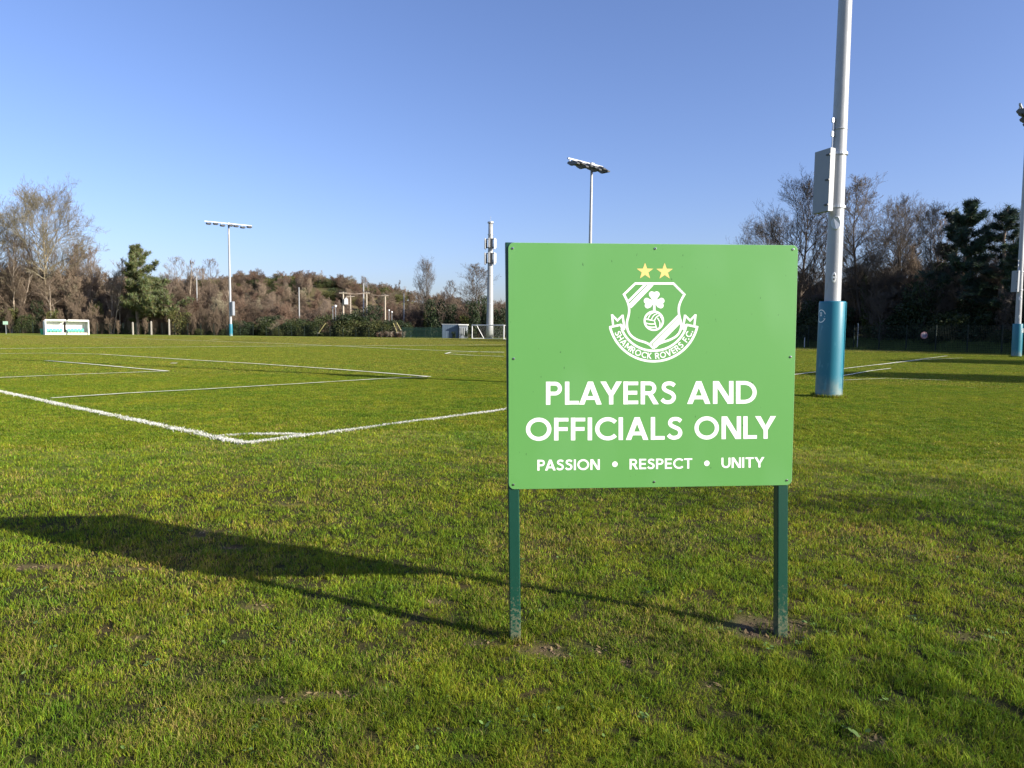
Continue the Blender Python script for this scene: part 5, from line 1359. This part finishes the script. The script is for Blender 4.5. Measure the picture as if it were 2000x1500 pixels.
for (px, t, hh, k, lb) in ((1790, 6, 5.2, 2, 'large dark evergreen bush below the pines'), (1640, 6, 3.2, 2, 'dark bush behind the near mast foot'), (1580, 6, 4.2, 2, 'dark bush beside the right edge of the sign'), (1850, 6, 3.0, 0, 'olive bramble bush right of the large evergreen bush')):
    b = rt_base(px, t); tt = thing('shrub', b, lb, 'bush', 'shrubs on the right bank', random.uniform(0, 6)); tt.scale = (1.1, 1.1, hh / 2.75); link('foliage', BUSH[k], tt)
    mb = MB(); mb.tube([(0, 0, 0), (.1, 0, 1.4)], [.10, .05], 5); mb.tube([(0, 0, .2), (-.6, .2, 1.6)], [.07, .03], 5); link('stem', mb.mesh('stem', M['bark_dark']), tt)

# grass on the bank
tuft_tiles = []
for q in range(3):
    n = 700; x = RNG.normal(0, .45, n); y = RNG.normal(0, .45, n)
    V, T, C = blade_arrays(x, y, np.zeros(n), RNG.uniform(.12, .35, n), RNG.uniform(.015, .03, n), RNG.uniform(0, np.pi, n), np.abs(RNG.normal(.6, .4, n)), np.array([[.11, .15, .035]]) * RNG.uniform(.5, 1.5, (n, 1)))
    tuft_tiles.append(tri_mesh('tussock', V, T, M['leaf'], C))
r = np.random.default_rng(5); P = []
for _ in range(900):
    p = bank_point(r.uniform(-20, 60), r.uniform(.4, 7)); P.append((p.x, p.y, p.z))
scatter('grass', np.array(P), np.stack([np.zeros(900), np.zeros(900), r.uniform(0, 6.28, 900)], 1), np.stack([r.uniform(.7, 1.3, 900)] * 3, 1), r.integers(0, 3, 900), tuft_tiles, 'rough grass on the shaded bank behind the right fence', 'grass')

# far shed glimpsed through the right woods
p = bank_point(20, 52); sh = thing('warehouse', Vector((p.x + 4, p.y + 12, 0)), 'long grey shed glimpsed through the right woods', 'building', rz=math.atan2(fd.y, fd.x))
mb = MB(); mb.box((0, 0, 4.4), (60, 14, 8.8)); mb.build('wall', M['building'], sh)
mb = MB(); mb.add([(-30.5, -7.5, 8.8), (30.5, -7.5, 8.8), (30.5, 0, 10.6), (-30.5, 0, 10.6), (30.5, 7.5, 8.8), (-30.5, 7.5, 8.8)], [(0, 1, 2, 3), (3, 2, 4, 5), (0, 3, 5), (1, 4, 2)]); mb.build('roof', M['galv'], sh)

# --- trees standing to the right, outside the frame, whose shade falls into view
def off_tree(kind, x, y, H, label, **kw): return bare_tree(kind, 0, 0, (H,), label, 'trees to the right of the frame', base=Vector((x, y, 0)), **kw)
SH = Vector((math.sin(SUN_AZ), math.cos(SUN_AZ), 0))
CY = pine(91, 12, .13, (.04, .06, .03), 22, 0, 'cypress', start=.03, tuft=.7, tn=22, dens=1.6)
def shade_conifer(px, py, H, label, wide):
    tip = at(px, py); b = tip + SH * (H / math.tan(SUN_EL)); return conifer(CY, 12, 0, 0, 0, label, base=Vector((b.x, b.y, 0)), H=H, nm='cypress_tree', wide=wide)
shade_conifer(1650, 731, 12, 'tall cypress outside the right frame edge casting the nearest dark band', 2.6)
shade_conifer(1800, 706, 13, 'tall cypress outside the right frame edge casting the middle dark band', 2.4)
for (s_, t_, H_k, lb) in ((60, 3, 13, 'bare tree on the bank just outside the right frame edge'), (68, 4, 15, 'second bare tree on the bank outside the right frame edge'), (77, 3, 14, 'third bare tree on the bank outside the right frame edge'), (86, 3, 15, 'furthest bare tree along the bank outside the right frame edge')):
    bpt = bank_point(s_, t_); bare_tree('alder', 0, 0, (H_k,), lb, 'trees to the right of the frame', ivy=(1, 2.0, 2.2), base=bpt, wide=1.3)
off_tree('sparse', 9.4, -.9, 3.2, 'small bare sapling standing right of the camera outside the frame', wide=1.0)
off_tree('sparse', 19.3, -.4, 6.8, 'bare tree standing to the right of the sign outside the frame', wide=.9)
